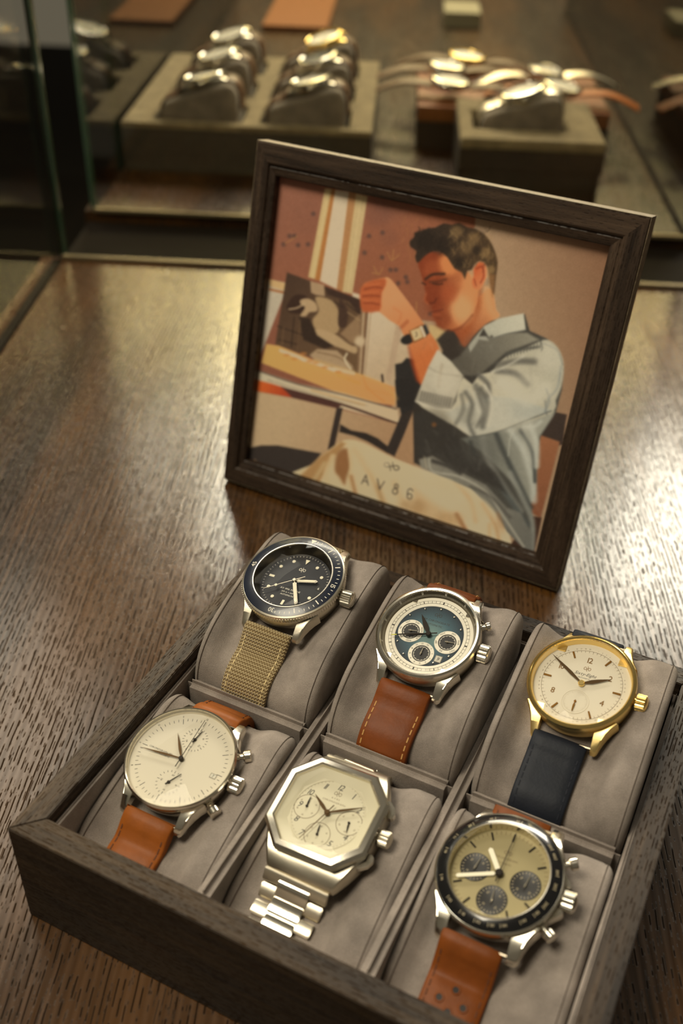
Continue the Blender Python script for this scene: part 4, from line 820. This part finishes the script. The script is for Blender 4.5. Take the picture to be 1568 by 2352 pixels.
# shirt body
SB = [(950, 1063), (948, 946), (956, 900), (990, 860), (1020, 800), (1040, 770), (1110, 740), (1205, 722), (1216, 760), (1256, 778), (1284, 806), (1294, 850), (1290, 895), (1276, 948), (1266, 962), (1240, 1004), (1234, 1050), (1230, 1134), (1218, 1157), (1228, 1217), (1225, 1268), (1205, 1262), (1164, 1222), (1140, 1180), (1119, 1150), (1080, 1122), (1040, 1106), (997, 1086)]
poly(C0, SB, (58, 52, 47), 1.8, 1, (84, 82, 76), ((960, 950), (1230, 1050)))
poly(C8, [(270, 400), (480, 360), (600, 310), (820, 240), (810, 270), (730, 390), (720, 520), (710, 720), (680, 780), (560, 640), (480, 560), (400, 480)], (112, 112, 104), 4, 1, (166, 164, 150), ((350, 500), (700, 420)))
for pts, wd, col, al in ((((480, 370), (520, 470), (600, 640), (680, 800)), 12, (70, 72, 70), .85), (((560, 350), (640, 470), (690, 640), (700, 760)), 14, (198, 198, 186), .8), (((620, 350), (690, 480), (705, 650)), 8, (74, 76, 74), .9), (((680, 330), (715, 430), (715, 560)), 12, (206, 206, 192), .8), (((400, 400), (430, 520), (520, 680), (620, 820)), 14, (150, 148, 138), .7),
                         (((330, 420), (370, 520), (470, 640)), 9, (56, 56, 54), .8), (((270, 420), (320, 500), (360, 520)), 6, (150, 146, 134), .8), (((590, 340), (560, 400), (550, 500)), 3, (196, 194, 180), .7), (((560, 600), (640, 760), (690, 880), (690, 1040)), 12, (160, 160, 150), .7), (((480, 640), (590, 800), (660, 900)), 12, (86, 90, 88), .8), (((740, 300), (700, 330), (640, 330)), 8, (206, 206, 194), .6)): line(C8, pts, wd, col, wd*.45, al)
poly(C8, [(30, 520), (110, 500), (260, 590), (420, 670), (540, 800), (620, 830), (690, 960), (690, 1060), (640, 1040), (560, 960), (470, 830), (330, 690), (130, 610), (40, 570)], (150, 144, 130), 3, .9, (120, 118, 110), ((100, 540), (650, 1000)))
line(C8, [(90, 520), (110, 590), (260, 620), (420, 710), (520, 850), (640, 1030)], 4, (196, 190, 172), 2.5, .8); line(C8, [(110, 530), (200, 560), (270, 600)], 9, (66, 62, 58), 4, .9); line(C8, [(330, 680), (450, 740), (560, 860)], 6, (84, 80, 74), 4, .7); line(C8, [(60, 500), (75, 570)], 2.5, (190, 178, 152), 1.5, .8)
poly(C8, [(0, 260), (60, 230), (250, 380), (340, 480), (480, 600), (540, 720), (400, 640), (260, 570), (110, 490), (20, 510)], (62, 58, 54), 6, .9); blob(C8, 118, 318, 13, (176, 106, 52))
for a_ in range(40):
    x = random.uniform(20, 520); y = random.uniform(350, 700); line(C8, [(x, y), (x+random.uniform(10, 60), y+random.uniform(30, 80))], 3, (112, 110, 104), 4, .12)
# upper shirt: yoke, shoulder and sleeve
poly(C6, [(330, 900), (300, 950), (400, 1010), (490, 1010), (640, 880), (830, 810), (760, 770), (640, 770), (520, 800), (430, 840)], (96, 90, 80), 4, 1, (150, 144, 128), ((400, 950), (780, 790)))
poly(C6, [(490, 1005), (560, 990), (600, 940), (650, 900), (740, 860), (830, 820), (880, 810), (930, 850), (962, 920), (965, 1000), (950, 1080), (920, 1150), (905, 1220), (700, 1290), (520, 1345), (430, 1345), (360, 1300), (170, 1190), (140, 1140), (330, 1200), (370, 1090), (400, 1020), (450, 1060)], (206, 196, 172), 2.5, 1, (190, 184, 164), ((500, 1100), (950, 1050)), sm=2)
poly(C8, [(180, 250), (330, 390), (420, 372), (600, 310), (800, 236), (600, 160), (400, 150)], (204, 198, 180), 5, 1, (184, 184, 172), ((300, 350), (780, 240)))
for pts, wd, col, al in ((((600, 950), (700, 930), (800, 932)), 16, (104, 100, 92), .85), (((590, 985), (690, 1000), (760, 1060)), 15, (112, 108, 100), .85), (((640, 890), (740, 862), (830, 850)), 7, (88, 86, 80), .8), (((490, 1010), (540, 1060), (545, 1120)), 12, (100, 96, 90), .85), (((470, 1070), (500, 1160), (520, 1230), (470, 1290)), 15, (112, 108, 100), .8), (((420, 1080), (450, 1160), (440, 1240)), 10, (196, 188, 168), .8), (((390, 1120), (400, 1200), (360, 1280)), 10, (120, 116, 106), .7),
                         (((520, 1070), (560, 1150), (540, 1290)), 8, (222, 214, 194), .8), (((830, 800), (845, 850), (840, 870)), 3, (70, 70, 66), .8), (((850, 830), (930, 870), (958, 950)), 3, (142, 142, 134), .8), (((860, 1150), (870, 1230)), 4, (112, 114, 110), .6), (((950, 960), (930, 1080), (880, 1140), (860, 1220)), 5, (150, 152, 146), .8), (((560, 990), (640, 960), (740, 900)), 6, (214, 208, 190), .6), (((620, 1050), (760, 1150), (860, 1090)), 30, (216, 210, 192), .5)): line(C6, pts, wd*.9, col, wd*.42, al)
for k in range(11): line(C6, [(650+k*18, 912-k*6.2), (656+k*18, 886-k*6)], 2.6, (92, 90, 84), 1.2, .8)
line(C8, [(300, 130), (340, 200), (320, 300), (350, 380)], 9, (96, 94, 88), 6, .8); line(C8, [(390, 110), (430, 200), (400, 330)], 12, (92, 90, 84), 7, .8); line(C8, [(350, 130), (380, 240), (350, 330)], 6, (206, 200, 182), 4, .7); line(C8, [(330, 392), (480, 362), (640, 300), (800, 238)], 3, (92, 94, 90), 2, .8); line(C8, [(770, 110), (790, 180), (760, 250)], 4, (146, 148, 142), 2.5, .7)
# collar, neck, face
poly(C6, [(430, 840), (520, 730), (600, 690), (740, 660), (752, 755), (640, 775), (560, 800), (540, 790), (515, 745), (440, 870)], (190, 186, 168), 2, 1, (210, 204, 184), ((520, 760), (740, 700)))
line(C6, [(752, 755), (640, 778), (560, 806)], 3, (116, 114, 106), 2, .8); poly(C6, [(430, 850), (480, 790), (530, 790), (545, 815), (490, 810), (440, 880)], (196, 192, 176), 2, .9); blob(C6, 560, 792, 8, (92, 88, 80))
poly(C6, [(250, 810), (320, 740), (420, 730), (470, 760), (430, 840), (380, 900), (330, 930), (300, 900)], (62, 54, 48), 4)
poly(CB, [(860, 640), (960, 540), (1020, 480), (1045, 500), (1055, 570), (1070, 595), (1010, 630), (960, 680), (925, 725), (905, 700), (880, 660)], (224, 158, 106), 2.5, 1, (150, 74, 44), ((1020, 540), (890, 690)), sm=2)
line(CB, [(985, 470), (975, 560), (935, 640), (920, 700)], 16, (168, 88, 50), 9, .75); line(CB, [(1015, 480), (1030, 560), (1050, 590)], 14, (236, 178, 124), 8, .7)
FACE = [(722, 350), (780, 322), (850, 335), (930, 400), (980, 470), (975, 540), (945, 600), (905, 640), (868, 652), (835, 648), (808, 632), (797, 604), (786, 590), (797, 574), (784, 562), (790, 552), (768, 542), (755, 530), (762, 500), (752, 462), (745, 430), (730, 385)]
poly(CB, FACE, (138, 64, 38), 2, 1, (220, 142, 90), ((800, 520), (950, 540)))
blob(CB, 858, 375, 42, (232, 150, 92), .85, 48); blob(CB, 915, 560, 46, (240, 186, 130), .9, 62); blob(CB, 950, 470, 36, (226, 158, 104), .7, 60); blob(CB, 800, 530, 42, (134, 62, 38), .55, 60); blob(CB, 860, 500, 36, (172, 84, 50), .6, 40); blob(CB, 830, 610, 34, (138, 68, 42), .6, 34); blob(CB, 790, 400, 36, (176, 92, 56), .5, 40)
line(CB, [(760, 440), (790, 420), (838, 418)], 6, (64, 40, 30), 2.6, .95); line(CB, [(778, 452), (812, 450), (846, 440)], 5, (88, 50, 36), 3, .8); line(CB, [(790, 458), (815, 462), (832, 458)], 2.6, (46, 32, 26), 1.4, .9); line(CB, [(745, 455), (760, 462)], 3, (52, 36, 30), 1.4, .9)
line(CB, [(762, 500), (757, 528), (772, 544)], 3, (196, 108, 68), 2.4, .6); line(CB, [(778, 540), (796, 538), (806, 520)], 4, (98, 46, 32), 2.4, .8); line(CB, [(788, 576), (815, 572), (832, 566)], 3, (108, 50, 36), 1.8, .9); line(CB, [(792, 588), (818, 588)], 4, (188, 100, 66), 3, .5); line(CB, [(806, 602), (826, 606)], 4, (116, 58, 38), 3, .5)
line(CB, [(810, 634), (850, 655), (905, 642), (955, 590)], 5, (120, 58, 36), 4, .55)
poly(CB, [(962, 395), (985, 368), (1010, 378), (1018, 415), (1005, 455), (985, 482), (962, 478), (955, 450), (962, 425)], (206, 104, 62), 2, 1, (234, 150, 100), ((970, 410), (1015, 450)), sm=3); line(CB, [(975, 395), (998, 388), (1004, 425), (990, 455)], 4, (146, 58, 38), 2.6, .8); line(CB, [(964, 440), (972, 468)], 3.5, (132, 58, 38), 2.4, .7); line(CB, [(1010, 395), (1014, 430)], 3, (246, 180, 130), 2, .7)
HAIR = [(697, 305), (694, 280), (715, 262), (712, 246), (745, 236), (770, 226), (800, 224), (835, 206), (870, 212), (900, 204), (935, 222), (965, 228), (1000, 246), (1030, 280), (1050, 322), (1062, 370), (1055, 430), (1046, 505), (1032, 470), (1024, 410), (1012, 375), (985, 364), (964, 380), (952, 402), (935, 405), (925, 440), (912, 412), (880, 395), (852, 350), (815, 322), (775, 330), (748, 352), (726, 372), (716, 345), (722, 322)]
poly(CB, HAIR, (56, 44, 36), 2.2, 1, (84, 64, 44), ((780, 300), (1040, 360)), sm=2)
for k in range(330):
    u = random.random(); x = 720+u*330; y = 218+random.random()*(110 if u < .5 else 230); lit = u > .42
    if u < .42 and y > 318: continue
    if x > 1035 and y < 300 or (y > 380 and x < 1000): continue
    c_ = random.choice([(208, 172, 114), (176, 138, 88), (140, 108, 68), (46, 36, 29), (58, 46, 36)] if lit else [(40, 32, 27), (52, 42, 34), (84, 66, 48), (38, 31, 26)])
    sw = random.uniform(-16, 16); line(CB, [(x, y), (x+sw*.4+4, y+9), (x+sw, y+random.uniform(14, 26))], random.uniform(.8, 1.7), c_, 1.1, random.uniform(.25, .6), 3)
for x, y, r_, a_ in ((890, 240, 24, .4), (960, 270, 26, .35), (1010, 330, 22, .4), (930, 310, 26, .3), (1035, 400, 16, .5)): blob(CB, x, y, r_, (186, 148, 96), a_)
for x, y, r_ in ((760, 280, 40), (830, 300, 36), (900, 370, 22), (975, 320, 18)): blob(CB, x, y, r_, (36, 29, 25), .5)
poly(CB, [(1022, 420), (1052, 420), (1044, 520), (1034, 520)], (168, 118, 74), 4, .6)
# raised forearm, fist and wristwatch
poly(C5, [(935, 1060), (955, 1005), (1010, 985), (1090, 962), (1130, 972), (1200, 1060), (1290, 1180), (1352, 1270), (1400, 1340), (1450, 1430), (1400, 1540), (1330, 1668), (1290, 1560), (1250, 1400), (1205, 1320), (1195, 1285), (1120, 1240), (1060, 1190), (1000, 1180), (955, 1185), (935, 1120)], (222, 160, 112), 2.2, 1, (206, 116, 66), ((1180, 1100), (1320, 1500)), sm=2)
poly(C5, [(930, 1060), (960, 1000), (1090, 965), (1100, 1010), (1075, 1060), (1070, 1120), (1060, 1180), (950, 1188), (930, 1110)], (182, 92, 54), 4, .95, sm=2)
for pts in (((960, 1040), (1020, 1025), (1075, 1030)), ((950, 1085), (1000, 1080), (1060, 1085)), ((955, 1130), (1010, 1130), (1055, 1140))): line(C5, pts, 2.5, (122, 54, 36), 2.2, .8)
for pts in (((970, 1015), (1060, 1000)), ((950, 1062), (1050, 1055)), ((950, 1108), (1050, 1112))): line(C5, pts, 4, (206, 116, 70), 3, .6)
poly(C5, [(1255, 1420), (1330, 1660), (1300, 1640), (1262, 1520), (1240, 1400)], (166, 72, 40), 5, .8); line(C5, [(1150, 1160), (1200, 1200), (1180, 1260)], 4, (190, 112, 70), 5, .6); line(C5, [(1200, 1290), (1240, 1250)], 8, (160, 80, 50), 5, .6)
poly(C5, [(1195, 1380), (1210, 1350), (1260, 1330), (1275, 1385), (1225, 1402)], (46, 42, 40), 1.8, sm=2); poly(C5, [(1335, 1278), (1360, 1268), (1385, 1325), (1362, 1345)], (54, 56, 56), 1.6)
poly(C5, [(1248, 1312), (1338, 1268), (1368, 1350), (1282, 1392)], (150, 96, 56), 1.6); poly(C5, [(1260, 1312), (1320, 1290), (1342, 1352), (1286, 1378)], (216, 192, 146), 1.4); poly(C5, [(1320, 1285), (1336, 1278), (1362, 1345), (1350, 1356)], (232, 218, 190), 1.3); line(C5, [(1296, 1318), (1304, 1338), (1294, 1350)], 1.6, (70, 52, 40), 1)
# rolled cuff
poly(C6, [(255, 865), (330, 930), (400, 1012), (380, 1070), (365, 1112), (330, 1206), (240, 1195), (130, 1155), (160, 1075), (205, 960)], (212, 202, 180), 2, 1, (190, 180, 160), ((250, 900), (220, 1180)))
line(C6, [(205, 965), (280, 1000), (400, 1015)], 3, (150, 140, 122), 3, .5); poly(C6, [(160, 1095), (360, 1140), (330, 1206), (130, 1155)], (158, 150, 134), 2.5, .8)
for k in range(11): line(C6, [(170+k*16, 1100+k*3.6), (160+k*16, 1150+k*3.6)], 3, (96, 90, 82), 2, .6)
line(C6, [(135, 1156), (240, 1195), (330, 1204)], 3.5, (222, 212, 192), 1.4, .9); line(C6, [(280, 950), (260, 1080)], 7, (176, 160, 136), 4, .5)
# lettering on the print
LG = [(x*24, -y*30) for x, y in LOGO]; ca, sa = math.cos(R(16)), math.sin(R(16))
line(C7, [(1042+x*2*ca-y*sa, 578+x*2*sa+y*ca) for x, y in LG], 2.8, (78, 68, 58), 1.0, .95, 5)
for pts in (((862, 682), (888, 630), (902, 692)), ((872, 664), (898, 672))): line(C7, pts, 3.0, (92, 80, 68), .9, .95, 1)
line(C7, [(958, 652), (970, 716), (1000, 668)], 3.0, (92, 80, 68), .9, .95, 1)
for cx_, cy_, r_ in ((1071, 697, 11), (1063, 728, 15)): line(C7, [(cx_+r_*math.cos(a*.524), cy_+r_*1.15*math.sin(a*.524)) for a in range(13)], 3.0, (92, 80, 68), .9, .95, 2)
line(C7, [(1150+14*math.cos(a*.524), 758+16*math.sin(a*.524)) for a in range(13)], 3.0, (92, 80, 68), .9, .95, 2); line(C7, [(1136, 752), (1140, 722), (1156, 712), (1170, 726)], 3.0, (92, 80, 68), .9, .95, 3)
# soft light and cloth shading over the shirt and trousers
for x, y, r_, ry, c_, al in ((1180, 900, 120, 60, (222, 214, 192), .45), (1060, 1000, 60, 60, (214, 206, 186), .4), (1290, 760, 60, 70, (224, 216, 196), .4), (1000, 720, 90, 50, (120, 116, 106), .3), (800, 1080, 70, 90, (62, 57, 52), .5), (1000, 1160, 90, 60, (96, 94, 88), .3), (1190, 1120, 30, 110, (206, 204, 190), .35), (840, 880, 50, 50, (226, 216, 194), .4), (1120, 1050, 90, 30, (216, 210, 192), .35), (930, 1010, 40, 40, (130, 126, 114), .4)): blob(CB, x, y, r_, c_, al, ry, SB)
for k in range(70):
    x = random.uniform(740, 1230); y = random.uniform(680, 1450)
    line(CB, [(x, y), (x+random.uniform(-20, 40), y+random.uniform(10, 50))], random.uniform(2, 6), random.choice([(210, 206, 190), (86, 84, 80), (150, 148, 138)]), 5, .10)
for x, y, r_, ry, c_, al in ((900, 1290, 130, 40, (240, 220, 178), .5), (560, 1190, 60, 50, (240, 220, 180), .5), (980, 1400, 80, 40, (232, 210, 168), .4), (700, 1390, 60, 30, (170, 128, 84), .45), (470, 1160, 26, 60, (238, 216, 174), .5), (860, 1440, 60, 26, (186, 146, 100), .4), (1080, 1440, 26, 60, (168, 122, 80), .5)): blob(CB, x, y, r_, c_, al, ry, P_(C7, TRO))
for pts in (((300, 780), (560, 870), (640, 940)), ((250, 800), (420, 850))): line(CB, pts, 6, (236, 190, 112), 6, .4)
def gauss(a_, sg):
    k_ = np.exp(-.5*(np.arange(-4, 5)/sg)**2); k_ /= k_.sum(); A = a_.reshape(NY, NX, 3)
    for ax in (0, 1):
        pd = [(0, 0)]*3; pd[ax] = (4, 4); Q = np.pad(A, pd, mode='edge'); A = sum(k_[i]*(Q[i:i+A.shape[0]] if ax == 0 else Q[:, i:i+A.shape[1]]) for i in range(9))
    return A.reshape(-1, 3)
IMG = gauss(IMG, 1.0)
mott = gauss(np.repeat(rng.normal(0, 1, (NX*NY, 1)), 3, 1), 2.5); IMG = IMG*(1+mott*.05)
IMG += rng.normal(0, 2.6, IMG.shape[0])[:, None]; IMG = np.clip(IMG, 0, 255)
v01 = IMG/255; LINC = np.where(v01 <= .04045, v01/12.92, ((v01+.055)/1.055)**2.4)*1.45*np.array([.98, 1.03, 1.12])
LINC = LINC/np.maximum(1, LINC.max(1, keepdims=True)/.92)
me = bpy.data.meshes.new('photo_print'); ii = np.arange(NX*NY).reshape(NY, NX); quads = np.stack([ii[:-1, :-1], ii[:-1, 1:], ii[1:, 1:], ii[1:, :-1]], -1).reshape(-1, 4)
me.vertices.add(NX*NY); me.vertices.foreach_set('co', np.stack([gx*.001, gy*.001, np.full_like(gx, -.00655)], -1).astype(np.float32).ravel())
me.loops.add(quads.size); me.loops.foreach_set('vertex_index', quads.ravel().astype(np.int32)); me.polygons.add(len(quads)); me.polygons.foreach_set('loop_start', np.arange(0, quads.size, 4, dtype=np.int32))
me.update(calc_edges=True)
at_ = me.color_attributes.new('ink', 'FLOAT_COLOR', 'POINT'); at_.data.foreach_set('color', np.concatenate([LINC, np.ones((NX*NY, 1))], 1).astype(np.float32).ravel())
t = NT('photo_paper'); ac = t.n('Attribute', {'attribute_name': 'ink'}); M['photo_paper'] = t.pbr(ac.outputs[0], .55, 0, None, Specular_IOR_Level=.3)
me.materials.append(M['photo_paper']); po = bpy.data.objects.new('photo_print', me); COL.objects.link(po); po.parent = frame; po['label'] = 'printed photo of a dark haired man in a denim shirt raising his wrist'

# ------------------------------------------------------------------ watches displayed behind the glass
def tmat(x, y, z, rz=0): return TR @ Matrix.Translation((x*.001, y*.001, z*.001)) @ Matrix.Rotation(R(rz), 4, 'Z')
def rounded(x0, x1, y0, y1, r, n=5):
    out = []
    for cx, cy, a0 in ((x1-r, y1-r, 0), (x0+r, y1-r, 90), (x0+r, y0+r, 180), (x1-r, y0+r, 270)):
        out += [(cx+r*math.cos(R(a0+90*k/n)), cy+r*math.sin(R(a0+90*k/n))) for k in range(n+1)]
    return out
def block(name, label, cat, x0, x1, y0, y1, h, side, topm, r=5, top_h=3, grp=None, wells=()):
    e_ = empty(name, tmat((x0+x1)/2, (y0+y1)/2, 0)); tag(e_, label, cat, grp); hx, hy = (x1-x0)/2, (y1-y0)/2
    MB().prism(rounded(-hx, hx, -hy, hy, r), 0, h-top_h).build('body', side, e_, bevel=.6); MB().prism(rounded(-hx, hx, -hy, hy, r), h-top_h, h).build('top_pad', topm, e_, bevel=1)
    for (a, b, c, d) in wells: MB().box(a, b, c, d, h-.2, h+.15).build('well', 'channel', e_)
    return e_
def grid_pad(mb, xs, ys, solid, z0, z1):
    nx, ny = len(xs), len(ys); V = lambda i, j, k: k*nx*ny+j*nx+i; f = []
    S = lambda i, j: 0 <= i < nx-1 and 0 <= j < ny-1 and solid(i, j)
    for i in range(nx-1):
        for j in range(ny-1):
            if not S(i, j): continue
            f += [(V(i, j, 1), V(i+1, j, 1), V(i+1, j+1, 1), V(i, j+1, 1)), (V(i, j, 0), V(i, j+1, 0), V(i+1, j+1, 0), V(i+1, j, 0))]
            if not S(i-1, j): f.append((V(i, j, 0), V(i, j, 1), V(i, j+1, 1), V(i, j+1, 0)))
            if not S(i+1, j): f.append((V(i+1, j, 0), V(i+1, j+1, 0), V(i+1, j+1, 1), V(i+1, j, 1)))
            if not S(i, j-1): f.append((V(i, j, 0), V(i+1, j, 0), V(i+1, j, 1), V(i, j, 1)))
            if not S(i, j+1): f.append((V(i, j+1, 0), V(i, j+1, 1), V(i+1, j+1, 1), V(i+1, j+1, 0)))
    return mb.add([(x, y, z) for z in (z0, z1) for y in ys for x in xs], f)
TX0, TX1, TY0, TY1, TZ = -243, -20, 931, 1178, 43.5
CXS = (-177, -81); RYS = (969, 1050, 1131)
tcx, tcy = (TX0+TX1)/2, (TY0+TY1)/2
tray = empty('display_tray', tmat(tcx, tcy, 0)); tag(tray, 'large beige suede display block with six watches, left behind the frame', 'display block')
MB().box(TX0-tcx, TX1-tcx, TY0-tcy, TY1-tcy, 0, TZ-26).build('body', 'grey_block', tray, bevel=.6)
xs_ = [TX0-tcx]+[v for cx in CXS for v in (cx-tcx-40.5, cx-tcx+40.5)]+[TX1-tcx]; ys_ = [TY0-tcy]+[v for ry in RYS for v in (ry-tcy-25.5, ry-tcy+25.5)]+[TY1-tcy]
grid_pad(MB(), xs_, ys_, lambda i, j: not (i % 2 == 1 and j % 2 == 1), TZ-26, TZ-5).build('wall_block', 'grey_block', tray, smooth=0)
grid_pad(MB(), xs_, ys_, lambda i, j: not (i % 2 == 1 and j % 2 == 1), TZ-5, TZ).build('top_pad', 'suede_tray', tray, bevel=.8)
PB0 = [(y-122, z-10) for y, z in PROF_B]
def display_watch(label, mw, dialm, casem, strapm, base, prof, name='display_watch', tiltx=14, group='watches on the beige display block'):
    e_ = empty(name, mw); tag(e_, label, 'watch', group)
    W = Watch.__new__(Watch); W.root = e_; W.mw = mw; W.base = base; W.P = Vector((0, 0, 0)); W.prof = prof; W.toloc = mw.inverted() @ base
    W.case(18.8, casem, -2.0); W.lugs(18.8, 9.6, casem); W.crown(19, casem, teeth=10)
    W.part('bezel', MB().lathe([(18.8, -2.3), (19.4, -1.2), (18.8, -.2), (17.6, .1), (17.0, -.5)], 48), casem)
    W.part('dial', MB().disc(17.2, -2.2, 48), dialm); W.part('hour_hand', MB().prism([(-.5, 0), (-.4, 9), (.4, 9), (.5, 0)], -1.8, -1.6), 'hand_dark'); W.part('minute_hand', MB().prism([(0, -.5), (13, -.3), (13, .3), (0, .5)], -1.5, -1.3), 'hand_dark')
    W.crystal(17.2, -.6, 1.0, .2)
    W.straps(9.3, 9.0, strapm, 'thread_brown', (-20.3, -8.2), (20.3, -8.2), 40, 34, th=2.2, stitch=False)
    return e_
specs = [('cream_dial', 'steel', 'brown_strap'), ('silver_dial', 'steel', 'brown_strap'), ('silver_dial', 'steel', 'brown_strap'), ('cream_dial', 'steel', 'brown_strap'), ('black_dial', 'steel', 'brown_strap'), ('cream_dial', 'gold', 'brown_strap')]
where = ('front left', 'middle left', 'rear left', 'front right', 'middle right', 'rear right')
k = 0
for ci, cx in enumerate(CXS):
    for ri, ry in enumerate(RYS):
        bm_ = tmat(cx, ry, TZ-25, -90); wn = where[ci*3+ri]
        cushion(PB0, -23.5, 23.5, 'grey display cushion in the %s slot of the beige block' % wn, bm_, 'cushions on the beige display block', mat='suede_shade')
        mw = bm_ @ Matrix.Translation((0, .003, .0585)) @ Matrix.Rotation(R(14+ri*2), 4, 'X') @ Matrix.Rotation(R((-4, 3, 6)[ri]), 4, 'Y')
        d, c_, s_ = specs[k]; k += 1
        display_watch('blurred watch on brown strap in the %s slot of the beige block' % wn, mw, d, c_, s_, bm_, PB0)
# right-hand stand with one watch
stand = empty('display_stand', tmat(119, 967, 0)); tag(stand, 'brown display stand with beige top and one bracelet watch, right behind the frame', 'display block')
MB().prism(rounded(-62, 62, -62, 62, 9), 0, 24).build('body', 'dark_block', stand, bevel=.8)
gx_, gy_ = [-62, -50, 32, 62], [-62, -30, 24, 62]
grid_pad(MB(), gx_, gy_, lambda i, j: not (i == 1 and j == 1), 24, 41).build('wall_block', 'dark_block', stand, smooth=0)
grid_pad(MB(), gx_, gy_, lambda i, j: not (i == 1 and j == 1), 41, 50).build('top_pad', 'suede_tray', stand, bevel=1.5)
bm_ = tmat(110, 964, 25, -90)
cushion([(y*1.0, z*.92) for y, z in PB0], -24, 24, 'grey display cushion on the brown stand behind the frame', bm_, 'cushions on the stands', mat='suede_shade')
display_watch('blurred steel watch on the cushion of the brown stand', bm_ @ Matrix.Translation((0, .0, .0525)) @ Matrix.Rotation(R(16), 4, 'X'), 'silver_dial', 'steel', 'steel_brushed', bm_, [(y, z*.92) for y, z in PB0], group='watches on the stands')
block('leather_block', 'tan leather topped dark block between the beige block and brown stand', 'display block', 21, 205, 1031, 1185, 40, 'dark_block', 'tan_block', r=3, top_h=14)
def loose_watch(x, y, z, rz, label, dialm, casem, strapm, tilt=8, spread=1.0):
    """watch lying with its two strap halves arched out to the sides"""
    e_ = empty('loose_watch', tmat(x, y, z, rz)); tag(e_, label, 'watch', 'loose watches laid on the tan block')
    T = Matrix.Rotation(R(tilt), 4, 'X')
    def p(n, mb, m_): mb.v = [tuple(T @ Vector(q)+Vector((0, 0, 18))) for q in mb.v]; return mb.build(n, m_, e_)
    p('case', MB().lathe([(.01, -9), (15, -9), (19, -6), (19.2, -3), (18.5, -2)], 40), casem); p('bezel', MB().lathe([(18.6, -2.2), (19.4, -1.2), (18.6, -.2), (17.2, .1), (16.8, -.6)], 40), casem)
    p('dial', MB().disc(17.2, -1.8, 40), dialm); p('crown', MB().cyl((18, 0, -5), (24, 0, -5), [(0, 1.4), (1.4, 1.4), (1.4, 3), (4.6, 3), (4.9, 2), (4.9, .01)], 14), casem)
    p('crystal', MB().lathe([(17.2, -.5), (12, .3), (.01, .6)], 40), 'crystal')
    for sg in (-1, 1):
        path = catmull([(0, sg*19, 10), (0, sg*27, 12*spread), (0, sg*45, 12*spread), (0, sg*62, 7), (0, sg*75, 1.2)], 6); rings = []
        for q in path: rings.append([(-9, q.y, q.z-1), (9, q.y, q.z-1), (9, q.y, q.z+1), (-9, q.y, q.z+1)])
        MB().loft(rings).build('strap', strapm, e_, bevel=.3)
    return e_
loose_watch(52, 1066, 40, 84, 'loose watch nearest the frame on the tan block, strap arching left', 'silver_dial', 'steel', 'brown_strap', 6)
loose_watch(50, 1124, 40, 95, 'middle loose watch of the left pile on the tan block', 'cream_dial', 'steel', 'brown_strap', 6)
loose_watch(72, 1166, 40, 80, 'rearmost loose watch of the left pile on the tan block', 'cream_dial', 'gold', 'brown_strap', 6)
loose_watch(160, 1062, 40, 80, 'bright loose watch at the right end of the tan block', 'silver_dial', 'steel', 'tan_leather', 12)
loose_watch(150, 1118, 40, 100, 'loose watch behind the bright one on the tan block', 'silver_dial', 'steel', 'steel_brushed', 10)
# strap ring standing behind
e_ = empty('strap_loop', tmat(160, 1186, 0)); tag(e_, 'pale strap loop standing upright behind the loose watches', 'strap')
MB().lathe([(20, -8), (22.5, -8), (22.5, 8), (20, 8), (20, -8)], 40).build('band', 'steel_brushed', e_); e_.children[0].rotation_euler = (R(90), 0, R(20)); e_.children[0].location = (0, 0, .0225)
e_.children[0].name = 'band'; MB().box(-5, 5, -11, -8.5, 0, 3).build('buckle', 'steel', e_)
# far pads and right-hand stand
for x0, x1, y0, lb in ((-186, -98, 1494, 'flat tan leather pad lying far back behind the glass'),):
    block('leather_pad', lb, 'pad', x0, x1, y0, y0+210, 8, 'tan_pad', 'tan_pad', r=3, top_h=3)
block('corner_stand', 'grey stand with tan leather top at the far right edge', 'display block', 272, 400, 985, 1120, 44, 'grey_block', 'tan_block', r=12, top_h=20)
loose_watch(322, 1050, 44, 30, 'blurred watch lying on the grey stand at the far right', 'silver_dial', 'steel', 'suede_tray', 8)
slab_ = block('light_board', 'pale board lying far back at the upper right', 'board', 300, 620, 1330, 1560, 12, 'light_shelf', 'light_shelf', r=4)
block('pale_box', 'small pale box far back at the top of the view', 'box', 60, 110, 1560, 1640, 20, 'light_shelf', 'light_shelf', r=3)
